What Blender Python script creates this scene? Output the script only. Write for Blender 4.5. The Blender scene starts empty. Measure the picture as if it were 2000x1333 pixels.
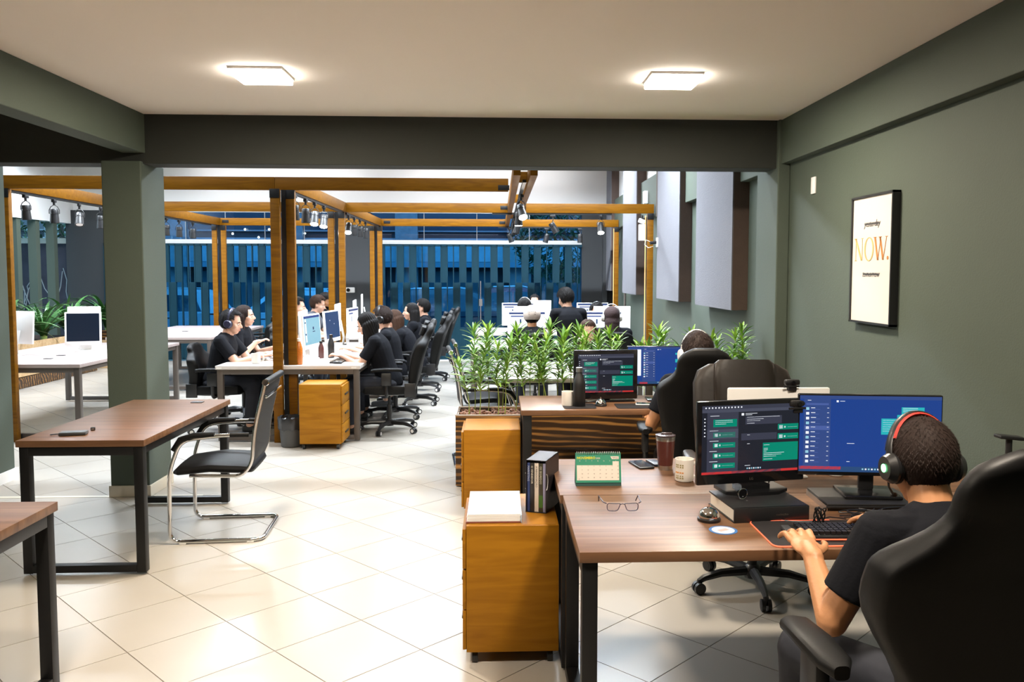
import bpy, bmesh, math, random
from mathutils import Vector as V, Matrix, Euler
from math import sin, cos, pi, radians as rad, atan, atan2, sqrt
S = bpy.context.scene
COL = S.collection
random.seed(7)

# ---------------------------------------------------------------- camera
def make_camera():
    f, cx, cy, H = 1630.0, 1045.0, 640.0, 1.66
    yaw, pitch, roll = atan((cx-973)/f), atan((cy-533)/f), 0.002
    fw = V((sin(yaw)*cos(pitch), cos(yaw)*cos(pitch), -sin(pitch)))
    r = V((cos(yaw), -sin(yaw), 0)); u = r.cross(fw)
    r2 = r*cos(roll)+u*sin(roll); u2 = u*cos(roll)-r*sin(roll)
    cd = bpy.data.cameras.new('camera'); co = bpy.data.objects.new('camera', cd); COL.objects.link(co)
    cd.sensor_width = 36; cd.lens = 36*f/2000
    cd.shift_x = -(cx-1000)/2000; cd.shift_y = (cy-666.5)/2000
    cd.clip_start = .05; cd.clip_end = 200
    m = Matrix((r2, u2, -fw)).transposed().to_4x4(); m.translation = (0, 0, H)
    co.matrix_world = m
    S.camera = co
make_camera()
# ---------------------------------------------------------------- exposure
S.view_settings.view_transform = 'Standard'; S.view_settings.look = 'None'
S.view_settings.gamma = 1; S.view_settings.use_curve_mapping = False
S.view_settings.exposure = 0.25
S.cycles.use_denoising = True
S.cycles.max_bounces = 7; S.cycles.diffuse_bounces = 4; S.cycles.glossy_bounces = 3
S.cycles.transparent_max_bounces = 12; S.cycles.sample_clamp_indirect = 6
S.cycles.caustics_reflective = False; S.cycles.caustics_refractive = False
# ---------------------------------------------------------------- world: blue dusk sky
w = bpy.data.worlds.new('dusk'); S.world = w; w.use_nodes = True
nt = w.node_tree; bg = nt.nodes['Background']
tc = nt.nodes.new('ShaderNodeTexCoord'); sp = nt.nodes.new('ShaderNodeSeparateXYZ'); cr = nt.nodes.new('ShaderNodeValToRGB')
nt.links.new(tc.outputs['Generated'], sp.inputs[0]); nt.links.new(sp.outputs['Z'], cr.inputs[0]); nt.links.new(cr.outputs[0], bg.inputs[0])
cr.color_ramp.elements[0].color = (.17, .36, .50, 1); cr.color_ramp.elements[1].color = (.10, .25, .40, 1)
bg.inputs[1].default_value = 6.0
# ---------------------------------------------------------------- room lamps
def area(name, loc, sx, sy, power, col, rot=(0, 0, 0), spread=pi):
    d = bpy.data.lights.new(name, 'AREA'); d.shape = 'RECTANGLE'; d.size = sx; d.size_y = sy
    d.energy = power; d.color = col; d.spread = spread
    o = bpy.data.objects.new(name, d); COL.objects.link(o); o.location = loc; o.rotation_euler = rot
    return o
WARM = (1.0, .87, .71); COOL = (.82, .91, 1.0)
PANELS = [(-1.35, 4.92), (1.02, 4.92), (-1.35, 1.9), (1.02, 1.9)]
P_PANEL, P_TUBE = 72, 185
for x, y in PANELS:
    area('panel_lamp', (x, y, 2.755), .26, .26, P_PANEL, WARM)
TUBES = [(-3.6, 7.3), (.3, 7.3), (-6.2, 9.5), (-3.5, 9.2), (-.8, 9.2), (.9, 9.6), (-6.2, 13.5), (-3.5, 13.2), (-.8, 13.2), (1.2, 13.2)]
for x, y in TUBES:
    area('tube_lamp', (x, y, 3.82), 2.0, .12, P_TUBE*(.26 if y < 8 else 1.4 if x > 0 else 1), COOL, spread=rad(158))
for x in (-4.0, -.3):
    area('tube_lamp', (x, 15.45, 3.62), 3.2, .07, 9, (.95, .93, .95), rot=(rad(48), 0, 0))
# ================================================================ helpers
class MB:
    def __init__(s): s.bm = bmesh.new(); s.M = Matrix.Identity(4)
    def _v(s, co): return s.bm.verts.new(s.M @ V(co))
    def _f(s, vs):
        try: return s.bm.faces.new(vs)
        except ValueError: return None
    def box(s, c, d, rot=None, bev=0):
        x, y, z = d[0]/2, d[1]/2, d[2]/2
        R = Euler(rot).to_matrix() if rot else Matrix.Identity(3)
        vs = [s._v(V(c)+R@V((i*x, j*y, k*z))) for i in (-1, 1) for j in (-1, 1) for k in (-1, 1)]
        fs = [s._f([vs[i] for i in q]) for q in ((0, 1, 3, 2), (4, 6, 7, 5), (0, 4, 5, 1), (2, 3, 7, 6), (0, 2, 6, 4), (1, 5, 7, 3))]
        if bev:
            es = list({e for f in fs for e in f.edges})
            bmesh.ops.bevel(s.bm, geom=es, offset=bev, segments=2, profile=.5, affect='EDGES')
        return s
    def b2(s, a, b, bev=0):
        a, b = V(a), V(b); return s.box((a+b)/2, [abs(q) for q in (b-a)], None, bev)
    def ring(s, c, ax, r, n, up=None, ry=None):
        ax = V(ax).normalized()
        up = V(up) if up else (V((0, 0, 1)) if abs(ax.z) < .9 else V((1, 0, 0)))
        u = up.cross(ax).normalized(); w_ = ax.cross(u)
        ry = r if ry is None else ry
        return [s._v(V(c)+u*r*cos(2*pi*i/n)+w_*ry*sin(2*pi*i/n)) for i in range(n)]
    def bridge(s, a, b):
        n = len(a)
        for i in range(n): s._f([a[i], a[(i+1) % n], b[(i+1) % n], b[i]])
    def cyl(s, p0, p1, r0, r1=None, n=12, cap=True):
        r1 = r0 if r1 is None else r1; ax = V(p1)-V(p0)
        a = s.ring(p0, ax, r0, n); b = s.ring(p1, ax, r1, n); s.bridge(a, b)
        if cap: s._f(a[::-1]); s._f(b)
        return s
    def tube(s, pts, r, n=8, closed=False, up=None, ry=None, cap=True):
        pts = [V(p) for p in pts]; m = len(pts); rings = []
        rr = r if isinstance(r, (list, tuple)) else [r]*m
        prev = None
        for i, p in enumerate(pts):
            if closed: t = pts[(i+1) % m]-pts[i-1]
            else: t = pts[min(i+1, m-1)]-pts[max(i-1, 0)]
            t.normalize()
            if up: u_ = V(up)
            elif prev is None: u_ = V((0, 0, 1)) if abs(t.z) < .9 else V((1, 0, 0))
            else: u_ = prev
            x = u_.cross(t); x = x.normalized() if x.length > 1e-6 else V((1, 0, 0))
            w_ = t.cross(x); prev = w_
            ryy = (ry if ry is not None else rr[i])
            rings.append([s._v(p+x*rr[i]*cos(2*pi*k/n)+w_*ryy*sin(2*pi*k/n)) for k in range(n)])
        for i in range(m-1): s.bridge(rings[i], rings[i+1])
        if closed: s.bridge(rings[-1], rings[0])
        elif cap: s._f(rings[0][::-1]); s._f(rings[-1])
        return s
    def lathe(s, prof, c=(0, 0, 0), n=20, cap=True):
        c = V(c); rings = [[s._v(c+V((r*cos(2*pi*i/n), r*sin(2*pi*i/n), z))) for i in range(n)] for r, z in prof]
        for i in range(len(rings)-1): s.bridge(rings[i], rings[i+1])
        if cap: s._f(rings[0][::-1]); s._f(rings[-1])
        return s
    def prism(s, poly, h0, h1, fn=None):
        # poly in 2D extruded; fn maps (a,b,h) to 3D
        fn = fn or (lambda a, b, h: (a, b, h))
        A = [s._v(fn(a, b, h0)) for a, b in poly]; B = [s._v(fn(a, b, h1)) for a, b in poly]
        s.bridge(A, B); s._f(A[::-1]); s._f(B); return s
    def quad(s, *p): return s._f([s._v(q) for q in p])
    def ball(s, c, r, n=12, rot=None):
        r = (r, r, r) if not isinstance(r, (tuple, list)) else r
        R = Euler(rot).to_matrix() if rot else Matrix.Identity(3); c = V(c); m = max(4, n//2)
        rings = []
        for j in range(1, m):
            t = pi*j/m
            rings.append([s._v(c+R@V((r[0]*sin(t)*cos(2*pi*i/n), r[1]*sin(t)*sin(2*pi*i/n), -r[2]*cos(t)))) for i in range(n)])
        a = s._v(c+R@V((0, 0, -r[2]))); b = s._v(c+R@V((0, 0, r[2])))
        for i in range(n):
            s._f([a, rings[0][(i+1) % n], rings[0][i]]); s._f([b, rings[-1][i], rings[-1][(i+1) % n]])
        for j in range(m-2): s.bridge(rings[j], rings[j+1])
        return s
    def cap(s, p0, p1, r0, r1=None, n=10):
        # capsule
        r1 = r0 if r1 is None else r1
        s.cyl(p0, p1, r0, r1, n); s.ball(p0, r0, n); s.ball(p1, r1, n); return s
    def mesh(s, name, mat, smooth=40):
        bmesh.ops.recalc_face_normals(s.bm, faces=s.bm.faces)
        me = bpy.data.meshes.new(name); s.bm.to_mesh(me); s.bm.free()
        for m_ in (mat if isinstance(mat, (list, tuple)) else [mat]): me.materials.append(m_)
        if smooth:
            me.polygons.foreach_set('use_smooth', [True]*len(me.polygons)); me.set_sharp_from_angle(angle=rad(smooth))
        return me
    def build(s, name, mat, parent=None, smooth=40):
        return link(name, s.mesh(name, mat, smooth), parent)
def link(name, me, parent=None, loc=None, rot=None):
    o = bpy.data.objects.new(name, me); COL.objects.link(o)
    if parent: o.parent = parent
    if loc is not None: o.location = loc
    if rot is not None: o.rotation_euler = rot
    return o
def tag(o, label, cat, group=None, kind=None):
    o['label'] = label; o['category'] = cat
    if group: o['group'] = group
    if kind: o['kind'] = kind
    return o
def thing(name, label, cat, loc=(0, 0, 0), rz=0, group=None):
    o = bpy.data.objects.new(name, None); COL.objects.link(o); o.empty_display_size = .1
    o.location = loc; o.rotation_euler = (0, 0, rz)
    return tag(o, label, cat, group)
KIDS = {}
def dup(o, label=None, loc=None, rz=None, parent=None, group=None, kids=None):
    c = o.copy(); COL.objects.link(c)
    if parent: c.parent = parent
    if loc is not None: c.location = loc
    if rz is not None: c.rotation_euler = (0, 0, rz)
    if label: c['label'] = label
    if group: c['group'] = group
    for ch in list(o.children): dup(ch, parent=c)
    return c
def struct(name, mb, mat, smooth=0):
    o = mb.build(name, mat, None, smooth); o['kind'] = 'structure'; return o
def arc(c, r, a0, a1, n, plane='xz', off=0):
    out = []
    for i in range(n+1):
        a = rad(a0+(a1-a0)*i/n); x, y = r*cos(a), r*sin(a)
        out.append({'xz': (c[0]+x, off, c[1]+y), 'yz': (off, c[0]+x, c[1]+y), 'xy': (c[0]+x, c[1]+y, off)}[plane])
    return out
def fillet(pts, r, n=4):
    # round the corners of a polyline
    pts = [V(p) for p in pts]; out = [pts[0]]
    for i in range(1, len(pts)-1):
        a, b, c = pts[i-1], pts[i], pts[i+1]
        u = (a-b); w_ = (c-b); d = min(r, u.length*.49, w_.length*.49)
        p, q = b+u.normalized()*d, b+w_.normalized()*d
        for k in range(n+1):
            t = k/n; out.append(p*(1-t)**2+b*2*t*(1-t)+q*t*t)
    out.append(pts[-1]); return out

# ---------------------------------------------------------------- materials
MATS = {}
def mat(name, col, rough=.5, metal=0, var=.08, scale=8, bump=0, bscale=60, emit=None, es=0, spec=None, coat=0, alpha=1, rnd=0, sheen=0):
    if name in MATS: return MATS[name]
    m = bpy.data.materials.new(name); m.use_nodes = True; nt = m.node_tree; p = nt.nodes['Principled BSDF']
    tc = nt.nodes.new('ShaderNodeTexCoord')
    nz = nt.nodes.new('ShaderNodeTexNoise'); nz.inputs['Scale'].default_value = scale; nz.inputs['Detail'].default_value = 3
    nt.links.new(tc.outputs['Object'], nz.inputs['Vector'])
    mr = nt.nodes.new('ShaderNodeMapRange'); mr.inputs[3].default_value = 1-var; mr.inputs[4].default_value = 1+var
    nt.links.new(nz.outputs[0], mr.inputs[0])
    mx = nt.nodes.new('ShaderNodeVectorMath'); mx.operation = 'SCALE'; mx.inputs[0].default_value = col[:3]
    if rnd:
        oi = nt.nodes.new('ShaderNodeObjectInfo'); m2 = nt.nodes.new('ShaderNodeMapRange'); m2.inputs[3].default_value = 1-rnd; m2.inputs[4].default_value = 1+rnd
        nt.links.new(oi.outputs['Random'], m2.inputs[0]); mm = nt.nodes.new('ShaderNodeMath'); mm.operation = 'MULTIPLY'
        nt.links.new(mr.outputs[0], mm.inputs[0]); nt.links.new(m2.outputs[0], mm.inputs[1]); nt.links.new(mm.outputs[0], mx.inputs['Scale'])
    else: nt.links.new(mr.outputs[0], mx.inputs['Scale'])
    nt.links.new(mx.outputs[0], p.inputs['Base Color'])
    p.inputs['Roughness'].default_value = rough; p.inputs['Metallic'].default_value = metal
    if spec is not None: p.inputs['Specular IOR Level'].default_value = spec
    if coat: p.inputs['Coat Weight'].default_value = coat; p.inputs['Coat Roughness'].default_value = .15
    if emit: p.inputs['Emission Color'].default_value = (*emit, 1); p.inputs['Emission Strength'].default_value = es
    if bump:
        bz = nt.nodes.new('ShaderNodeTexNoise'); bz.inputs['Scale'].default_value = bscale; bz.inputs['Detail'].default_value = 4
        nt.links.new(tc.outputs['Object'], bz.inputs['Vector']); bp = nt.nodes.new('ShaderNodeBump'); bp.inputs['Strength'].default_value = bump
        bp.inputs['Distance'].default_value = .01
        nt.links.new(bz.outputs[0], bp.inputs['Height']); nt.links.new(bp.outputs[0], p.inputs['Normal'])
    MATS[name] = m; return m
def wood(name, c0, c1, scale=(2, 30, 30), rough=.4, dist=3, burnt=False, axis=None, coat=0, spec=.3):
    m = bpy.data.materials.new(name); m.use_nodes = True; nt = m.node_tree; p = nt.nodes['Principled BSDF']; L = nt.links.new
    tc = nt.nodes.new('ShaderNodeTexCoord'); mp = nt.nodes.new('ShaderNodeMapping'); mp.inputs['Scale'].default_value = scale
    oi = nt.nodes.new('ShaderNodeObjectInfo'); ad = nt.nodes.new('ShaderNodeVectorMath'); ad.operation = 'ADD'
    sc_ = nt.nodes.new('ShaderNodeMath'); sc_.operation = 'MULTIPLY'; sc_.inputs[1].default_value = 7
    L(oi.outputs['Random'], sc_.inputs[0]); L(tc.outputs['Object'], ad.inputs[0]); L(sc_.outputs[0], ad.inputs[1]); L(ad.outputs[0], mp.inputs[0])
    nz = nt.nodes.new('ShaderNodeTexNoise'); nz.inputs['Scale'].default_value = 1; nz.inputs['Detail'].default_value = 6; nz.inputs['Distortion'].default_value = dist*.3
    L(mp.outputs[0], nz.inputs['Vector']); cr = nt.nodes.new('ShaderNodeValToRGB')
    e = cr.color_ramp.elements; e[0].color = (*c0, 1); e[1].color = (*c1, 1); e[0].position = .32; e[1].position = .68
    if burnt:
        wv = nt.nodes.new('ShaderNodeTexWave'); wv.wave_type = 'RINGS'; wv.rings_direction = 'SPHERICAL'; wv.inputs['Scale'].default_value = 1.3
        wv.inputs['Distortion'].default_value = 9; wv.inputs['Detail'].default_value = 3; wv.inputs['Detail Scale'].default_value = .8
        m2 = nt.nodes.new('ShaderNodeMapping'); m2.inputs['Scale'].default_value = (.8, 4, 5.5); L(ad.outputs[0], m2.inputs[0]); L(m2.outputs[0], wv.inputs['Vector'])
        mxx = nt.nodes.new('ShaderNodeMath'); mxx.operation = 'MULTIPLY'; L(wv.outputs['Fac'], mxx.inputs[0]); L(nz.outputs[0], mxx.inputs[1]); L(mxx.outputs[0], cr.inputs[0])
        e[0].position = .25; e[1].position = .72
    else: L(nz.outputs[0], cr.inputs[0])
    L(cr.outputs[0], p.inputs['Base Color']); p.inputs['Roughness'].default_value = rough; p.inputs['Specular IOR Level'].default_value = spec
    if coat: p.inputs['Coat Weight'].default_value = coat; p.inputs['Coat Roughness'].default_value = .2
    bp = nt.nodes.new('ShaderNodeBump'); bp.inputs['Strength'].default_value = .15; bp.inputs['Distance'].default_value = .004
    L(nz.outputs[0], bp.inputs['Height']); L(bp.outputs[0], p.inputs['Normal'])
    MATS[name] = m; return m
def emis(name, col, st):
    if name in MATS: return MATS[name]
    m = mat(name, tuple(c*.5 for c in col), .6, var=.01); p = m.node_tree.nodes['Principled BSDF']
    p.inputs['Emission Color'].default_value = (*col, 1); p.inputs['Emission Strength'].default_value = st; return m
def glass(name, tint, gl=.08):
    m = bpy.data.materials.new(name); m.use_nodes = True; nt = m.node_tree; nt.nodes.remove(nt.nodes['Principled BSDF'])
    o = nt.nodes['Material Output']; t = nt.nodes.new('ShaderNodeBsdfTransparent'); t.inputs[0].default_value = (*tint, 1)
    g = nt.nodes.new('ShaderNodeBsdfGlossy'); g.inputs['Roughness'].default_value = .02; mx = nt.nodes.new('ShaderNodeMixShader')
    nz = nt.nodes.new('ShaderNodeTexNoise'); nz.inputs['Scale'].default_value = 2; mr = nt.nodes.new('ShaderNodeMapRange')
    mr.inputs[3].default_value = gl*.8; mr.inputs[4].default_value = gl*1.2
    nt.links.new(nz.outputs[0], mr.inputs[0]); nt.links.new(mr.outputs[0], mx.inputs[0])
    nt.links.new(t.outputs[0], mx.inputs[1]); nt.links.new(g.outputs[0], mx.inputs[2]); nt.links.new(mx.outputs[0], o.inputs[0])
    MATS[name] = m; return m
M_HEAD = mat('header_dark_green', (.018, .0205, .016), .8, var=.06, scale=3, bump=.12, bscale=120)  # header beam colour, set darker than the wall green
M_WALL = mat('green_paint', (.056, .073, .054), .75, var=.06, scale=3, bump=.12, bscale=120)
M_WHITE = mat('white_paint', (.78, .77, .76), .8, var=.02, scale=2, bump=.05)
M_CEIL = mat('ceiling_paint', (.94, .86, .79), .85, var=.02, scale=1.5, bump=.05)
M_DARKWALL = mat('charcoal_paint', (.026, .028, .030), .8, var=.06, scale=3)
M_TILE = mat('beige_tile', (.405, .372, .325), .25, var=.05, scale=2.2, bump=.03, bscale=4, rnd=.03)
M_GROUT = mat('grout', (.27, .235, .19), .85, var=.1, scale=20)
M_BASE = mat('baseboard_tile', (.55, .50, .40), .35, var=.04)
M_PERG = wood('amber_timber', (.115, .043, .0008), (.175, .07, .0015), (3, 26, 26), .5, spec=.15)
M_DESK = wood('walnut_laminate', (.105, .050, .024), (.185, .095, .048), (1.4, 26, 10), .40, spec=.28)
M_DESKX = wood('walnut_laminate_dark', (.13, .075, .045), (.2, .12, .075), (1.4, 26, 10), .35, coat=.2)
M_PALE = wood('pale_laminate', (.55, .5, .47), (.66, .62, .6), (1.4, 26, 10), .28, coat=.3)
M_PED = wood('oak_laminate', (.25, .10, .003), (.34, .145, .006), (2.5, 4, 22), .5, spec=.2)
M_BURNT = wood('scorched_pine', (.03, .014, .006), (.42, .2, .05), (1.5, 20, 20), .4, 4, burnt=True, coat=.2)
M_PINE = wood('raw_pine', (.45, .28, .13), (.6, .42, .24), (2, 24, 24), .6)
M_MET = mat('black_metal', (.007, .007, .0075), .45, var=.1, spec=.3)
M_GREYMET = mat('bronze_metal', (.075, .06, .05), .42, var=.08)
M_BLK = mat('black_plastic', (.01, .01, .011), .4, var=.1)
M_BLKG = mat('black_gloss_plastic', (.006, .006, .007), .15, var=.1)
M_LEA = mat('black_leather', (.004, .004, .0042), .5, spec=.2, var=.12, scale=14, bump=.03, bscale=120)
M_LEAB = mat('brown_black_leather', (.022, .017, .014), .4, var=.12, scale=10, bump=.06, bscale=40)
M_CLOTH = mat('black_cloth', (.005, .0055, .008), .9, var=.15, scale=10, bump=.1, bscale=120, spec=.15)
M_MESHF = mat('black_mesh_fabric', (.008, .008, .009), .65, var=.2, scale=60, bump=.4, bscale=300)
M_CHR = mat('chrome', (.75, .75, .76), .08, 1, var=.02)
M_STEEL = mat('brushed_steel', (.5, .49, .48), .3, 1, var=.05)
M_WP = mat('white_plastic', (.8, .79, .77), .35, var=.02)
M_SLAT = mat('teal_slat_paint', (.005, .032, .05), .6, spec=.15, var=.1, scale=5)
# ================================================================ the building
XW = 2.18
b = MB(); b.b2((-9.5, -3, -.12), (3.2, 16.2, -.004)); floor = struct('floor', b, M_GROUT)
# tiles laid on the diagonal, 45 cm
def tiles():
    A = rad(-46.0); ux = V((cos(A), sin(A))); uy = V((-sin(A), cos(A))); o = V((-1.609, 4.258)); T = .452
    c = []
    for i in range(-60, 60):
        for j in range(-60, 60):
            p = o+ux*T*(i+.5)+uy*T*(j+.5)
            if not (1.5 < p.y < 15.75): continue
            if p.x < -(p.y*.63+.7) or p.x > min(2.45, .7*p.y+.6) or p.x < -7.6: continue
            c.append((p.length, p.x, p.y))
    c.sort(); h = T/2-.0022
    b = MB(); b.box((0, 0, -.006), (h*2, h*2, .012), (0, 0, A)); me = b.mesh('floor_tile', M_TILE, 0)
    for d, x, y in c[:300]: link('floor_tile', me, floor, (x, y, 0))
    b = MB()
    for d, x, y in c[300:]: b.box((x, y, -.006), (h*2, h*2, .012), (0, 0, A))
    r = b.build('floor_tiling', M_TILE, floor, 0); r['kind'] = 'stuff'
tiles()
b = MB(); b.b2((-3.865, 6.19, -.003), (-2.86, 6.235, .002)); b.b2((-2.56, 6.19, -.003), (-2.2, 6.235, .002)); struct('trim_1', b, M_BASE)
# front room
b = MB(); b.b2((-4.05, -3, 2.8), (2.4, 6.5, 3.0)); struct('ceiling', b, M_CEIL)
b = MB(); b.b2((XW, -3, 0), (XW+.2, 16.2, 2.98)); struct('wall_right', b, M_WALL)
b = MB(); b.b2((-4.05, -3, 0), (-3.885, 6.8, 2.8)); struct('wall_left', b, M_WALL)
b = MB(); b.b2((-4.05, -3.15, 0), (2.4, -3, 2.8)); struct('wall_back', b, M_WALL)
b = MB(); b.b2((-3.885, -3, 0), (-3.865, 6.8, .085)); b.b2((-4.05, 6.8, 0), (-3.865, 6.82, .085)); struct('baseboard_left', b, M_WHITE)
# header beam across the opening, side beams
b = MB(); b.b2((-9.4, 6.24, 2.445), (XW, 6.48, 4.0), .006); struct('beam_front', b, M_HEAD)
b = MB(); b.b2((-2.72, -3, 2.52), (-2.555, 6.24, 2.8), .006); struct('beam_left', b, M_WALL)
b = MB(); b.b2((2.11, -3, 2.475), (XW, 6.2, 2.8), .004); struct('beam_right', b, M_WALL)
b = MB(); b.b2((2.1, 6.72, 2.45), (XW, 15.9, 2.98), .004); struct('beam_back_right', b, M_WALL)
# pillars
b = MB(); b.b2((-2.857, 6.2, 0), (-2.575, 6.62, 2.46), .008); struct('pillar_left', b, M_WALL)
b = MB(); b.b2((-2.868, 6.19, 0), (-2.565, 6.63, .085), .003); struct('baseboard_pillar', b, M_BASE)
b = MB(); b.b2((2.085, 6.2, 0), (XW, 6.7, 2.8), .008); struct('pillar_right', b, M_WALL)
# back hall: high white upper walls and ceiling
b = MB(); b.b2((XW, 6.48, 2.98), (XW+.2, 16.2, 4.0)); struct('wall_upper_right', b, M_WHITE)
b = MB(); b.b2((-9.5, 6.48, 3.9), (2.4, 16.2, 4.1)); struct('ceiling_back', b, M_WHITE)
b = MB(); b.b2((-8.0, 16.0, 2.8), (2.4, 16.2, 3.66)); b.b2((-8.0, 15.7, 3.66), (2.4, 16.2, 3.9)); struct('wall_front_upper', b, M_WHITE)
b = MB(); b.b2((-8.1, 6.48, 2.55), (-7.9, 16.2, 3.9)); b.b2((-8.1, 6.48, 0), (-7.9, 9.0, 2.55)); struct('wall_upper_left', b, M_WHITE)
b = MB(); b.b2((-7.9, 6.5, 0), (-4.05, 6.65, 2.45)); struct('wall_inner_left', b, M_WALL)
b = MB(); b.b2((1.59, 15.9, 0), (XW, 16.2, 2.8)); b.b2((1.98, 15.75, 0), (2.06, 15.9, 2.8)); struct('wall_front_right', b, M_DARKWALL)
b = MB(); b.b2((-8.0, 15.9, 0), (-7.3, 16.2, 2.8)); struct('wall_front_left', b, M_DARKWALL)
b = MB(); b.b2((-2.915, 15.75, 0), (-2.4, 16.2, 2.8), .006); struct('pillar_front', b, M_DARKWALL)
# sill rail and top glazing bars
for k, (x0, x1) in enumerate(((-7.3, -2.915), (-2.4, 1.59))):
    b = MB(); b.b2((x0, 15.93, 2.195), (x1, 16.05, 2.27)); b.b2((x0, 15.96, 2.78), (x1, 16.04, 2.8)); o = struct('window_%d' % (k+1), b, mat('sill_white', (.55, .54, .52), .5))
    n = 6 if k == 0 else 4
    g = MB(); g.b2((x0, 15.995, 2.27), (x1, 16.005, 2.78)); g.build('upper_pane', glass('clear_pane', (.6, .75, .92), .05), o, 0)
    g = MB(); g.b2((x0, 15.995, .06), (x1, 16.005, 2.195)); g.build('lower_pane', glass('blue_pane', (.38, .74, .95), .04), o, 0)
    me = MB().b2((-.006, -.012, 2.27), (.006, .012, 2.78)).mesh('glazing_bar', M_STEEL, 0)
    for i in range(1, n): link('glazing_bar', me, o, (x0+(x1-x0)*i/n, 15.98, 0))
# slatted gates: staggered vertical boards
def gate(x0, x1, label, fin=None):
    g = thing('slatted_gate', label, 'gate', (x0, 15.86, 0))
    P = .1175; n = int((x1-x0)/P)
    up = MB().b2((0, -.02, 1.47), (P-.018, .02, 2.19)).mesh('board', M_SLAT, 0)
    lo = MB().b2((0, -.02, .05), (P-.018, .02, 1.16)).mesh('board', M_SLAT, 0)
    lo2 = MB().b2((0, -.02, .05), (P-.018, .02, 1.47)).mesh('board', M_SLAT, 0)
    fo = MB().b2((0, -.02, .05), (P-.018, .02, .62)).mesh('board', M_SLAT, 0)
    po = MB().b2((-.018, -.03, .03), (0, .03, 2.19)).mesh('upright', M_SLAT, 0)
    for i in range(n):
        x = i*P+.018; c = i % 5
        if c in (1, 4): link('board', up, g, (x, .0, 0)); link('board', fo, g, (x, .0, 0))
        elif c in (0, 3): link('board', lo2, g, (x, 0, 0))
        else: link('board', fo, g, (x, 0, 0))
        link('upright', po, g, (x, 0, 0))
    link('upright', po, g, (n*P+.018, 0, 0))
    MB().b2((0, -.03, .02), (x1-x0, .03, .06)).build('rail', M_SLAT, g, 0)
    MB().b2((0, -.03, 2.15), (x1-x0, .03, 2.192)).build('rail', M_SLAT, g, 0)
    return g
gate(-7.3, -2.93, 'long teal slatted gate left of the charcoal pillar, staggered vertical boards')
g2 = gate(-2.38, 1.59, 'teal slatted gate between the charcoal pillar and the right wall, with latch')
MB().b2((2.02, -.07, 1.03), (2.08, -.03, 1.16)).build('latch', M_STEEL, g2, 0)
MB().b2((2.04, -.05, .75), (2.055, -.035, 1.5)).build('pull_bar', M_STEEL, g2, 0)
# narrow light strip on the floor under the gate
b = MB(); b.b2((-2.4, 15.7, -.004), (1.6, 15.78, .012)); struct('threshold_front', b, M_WHITE)
# left side: fins wall with garden behind
for i in range(12):
    b = MB(); y = 9.0+i*.575
    b.b2((-8.06, y, 0), (-7.92, y+.12, 2.56)); struct('wall_fin', b, M_WALL)
# charcoal closing column and metal shelf rungs
# acoustic panels on right wall
M_PANF = mat('pale_grey_felt', (.125, .125, .14), .95, var=.05, scale=12, bump=.3, bscale=80)
M_PANS = mat('brown_felt', (.075, .05, .04), .95, var=.1, scale=12, bump=.3, bscale=80)
names = ['nearest to the header beam', 'second from the header beam', 'third, behind timber post', 'farthest one']
for (y0, y1), s_ in zip(((7.22, 8.56), (9.36, 10.68), (12.3, 13.64), (15.1, 15.74)), names):
    t = thing('acoustic_panel', 'tall pale grey felt acoustic panel with brown sides, '+s_, 'panel', (0, 0, 0), 0, 'acoustic panels on the right wall')
    x0 = 2.1 if y0 < 7.5 else 2.02
    x0 = 2.02
    MB().b2((2.045, y0, 1.335), (2.1, y1, 3.88)).b2((2.1, y0, 1.335), (XW, y1, 2.45)).b2((2.1, y0, 2.98), (XW, y1, 3.88)).build('core', M_PANS, t, 0)
    MB().b2((2.035, y0+.002, 1.335), (2.045, y1-.002, 3.88)).build('felt_face', M_PANF, t, 0)
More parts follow.
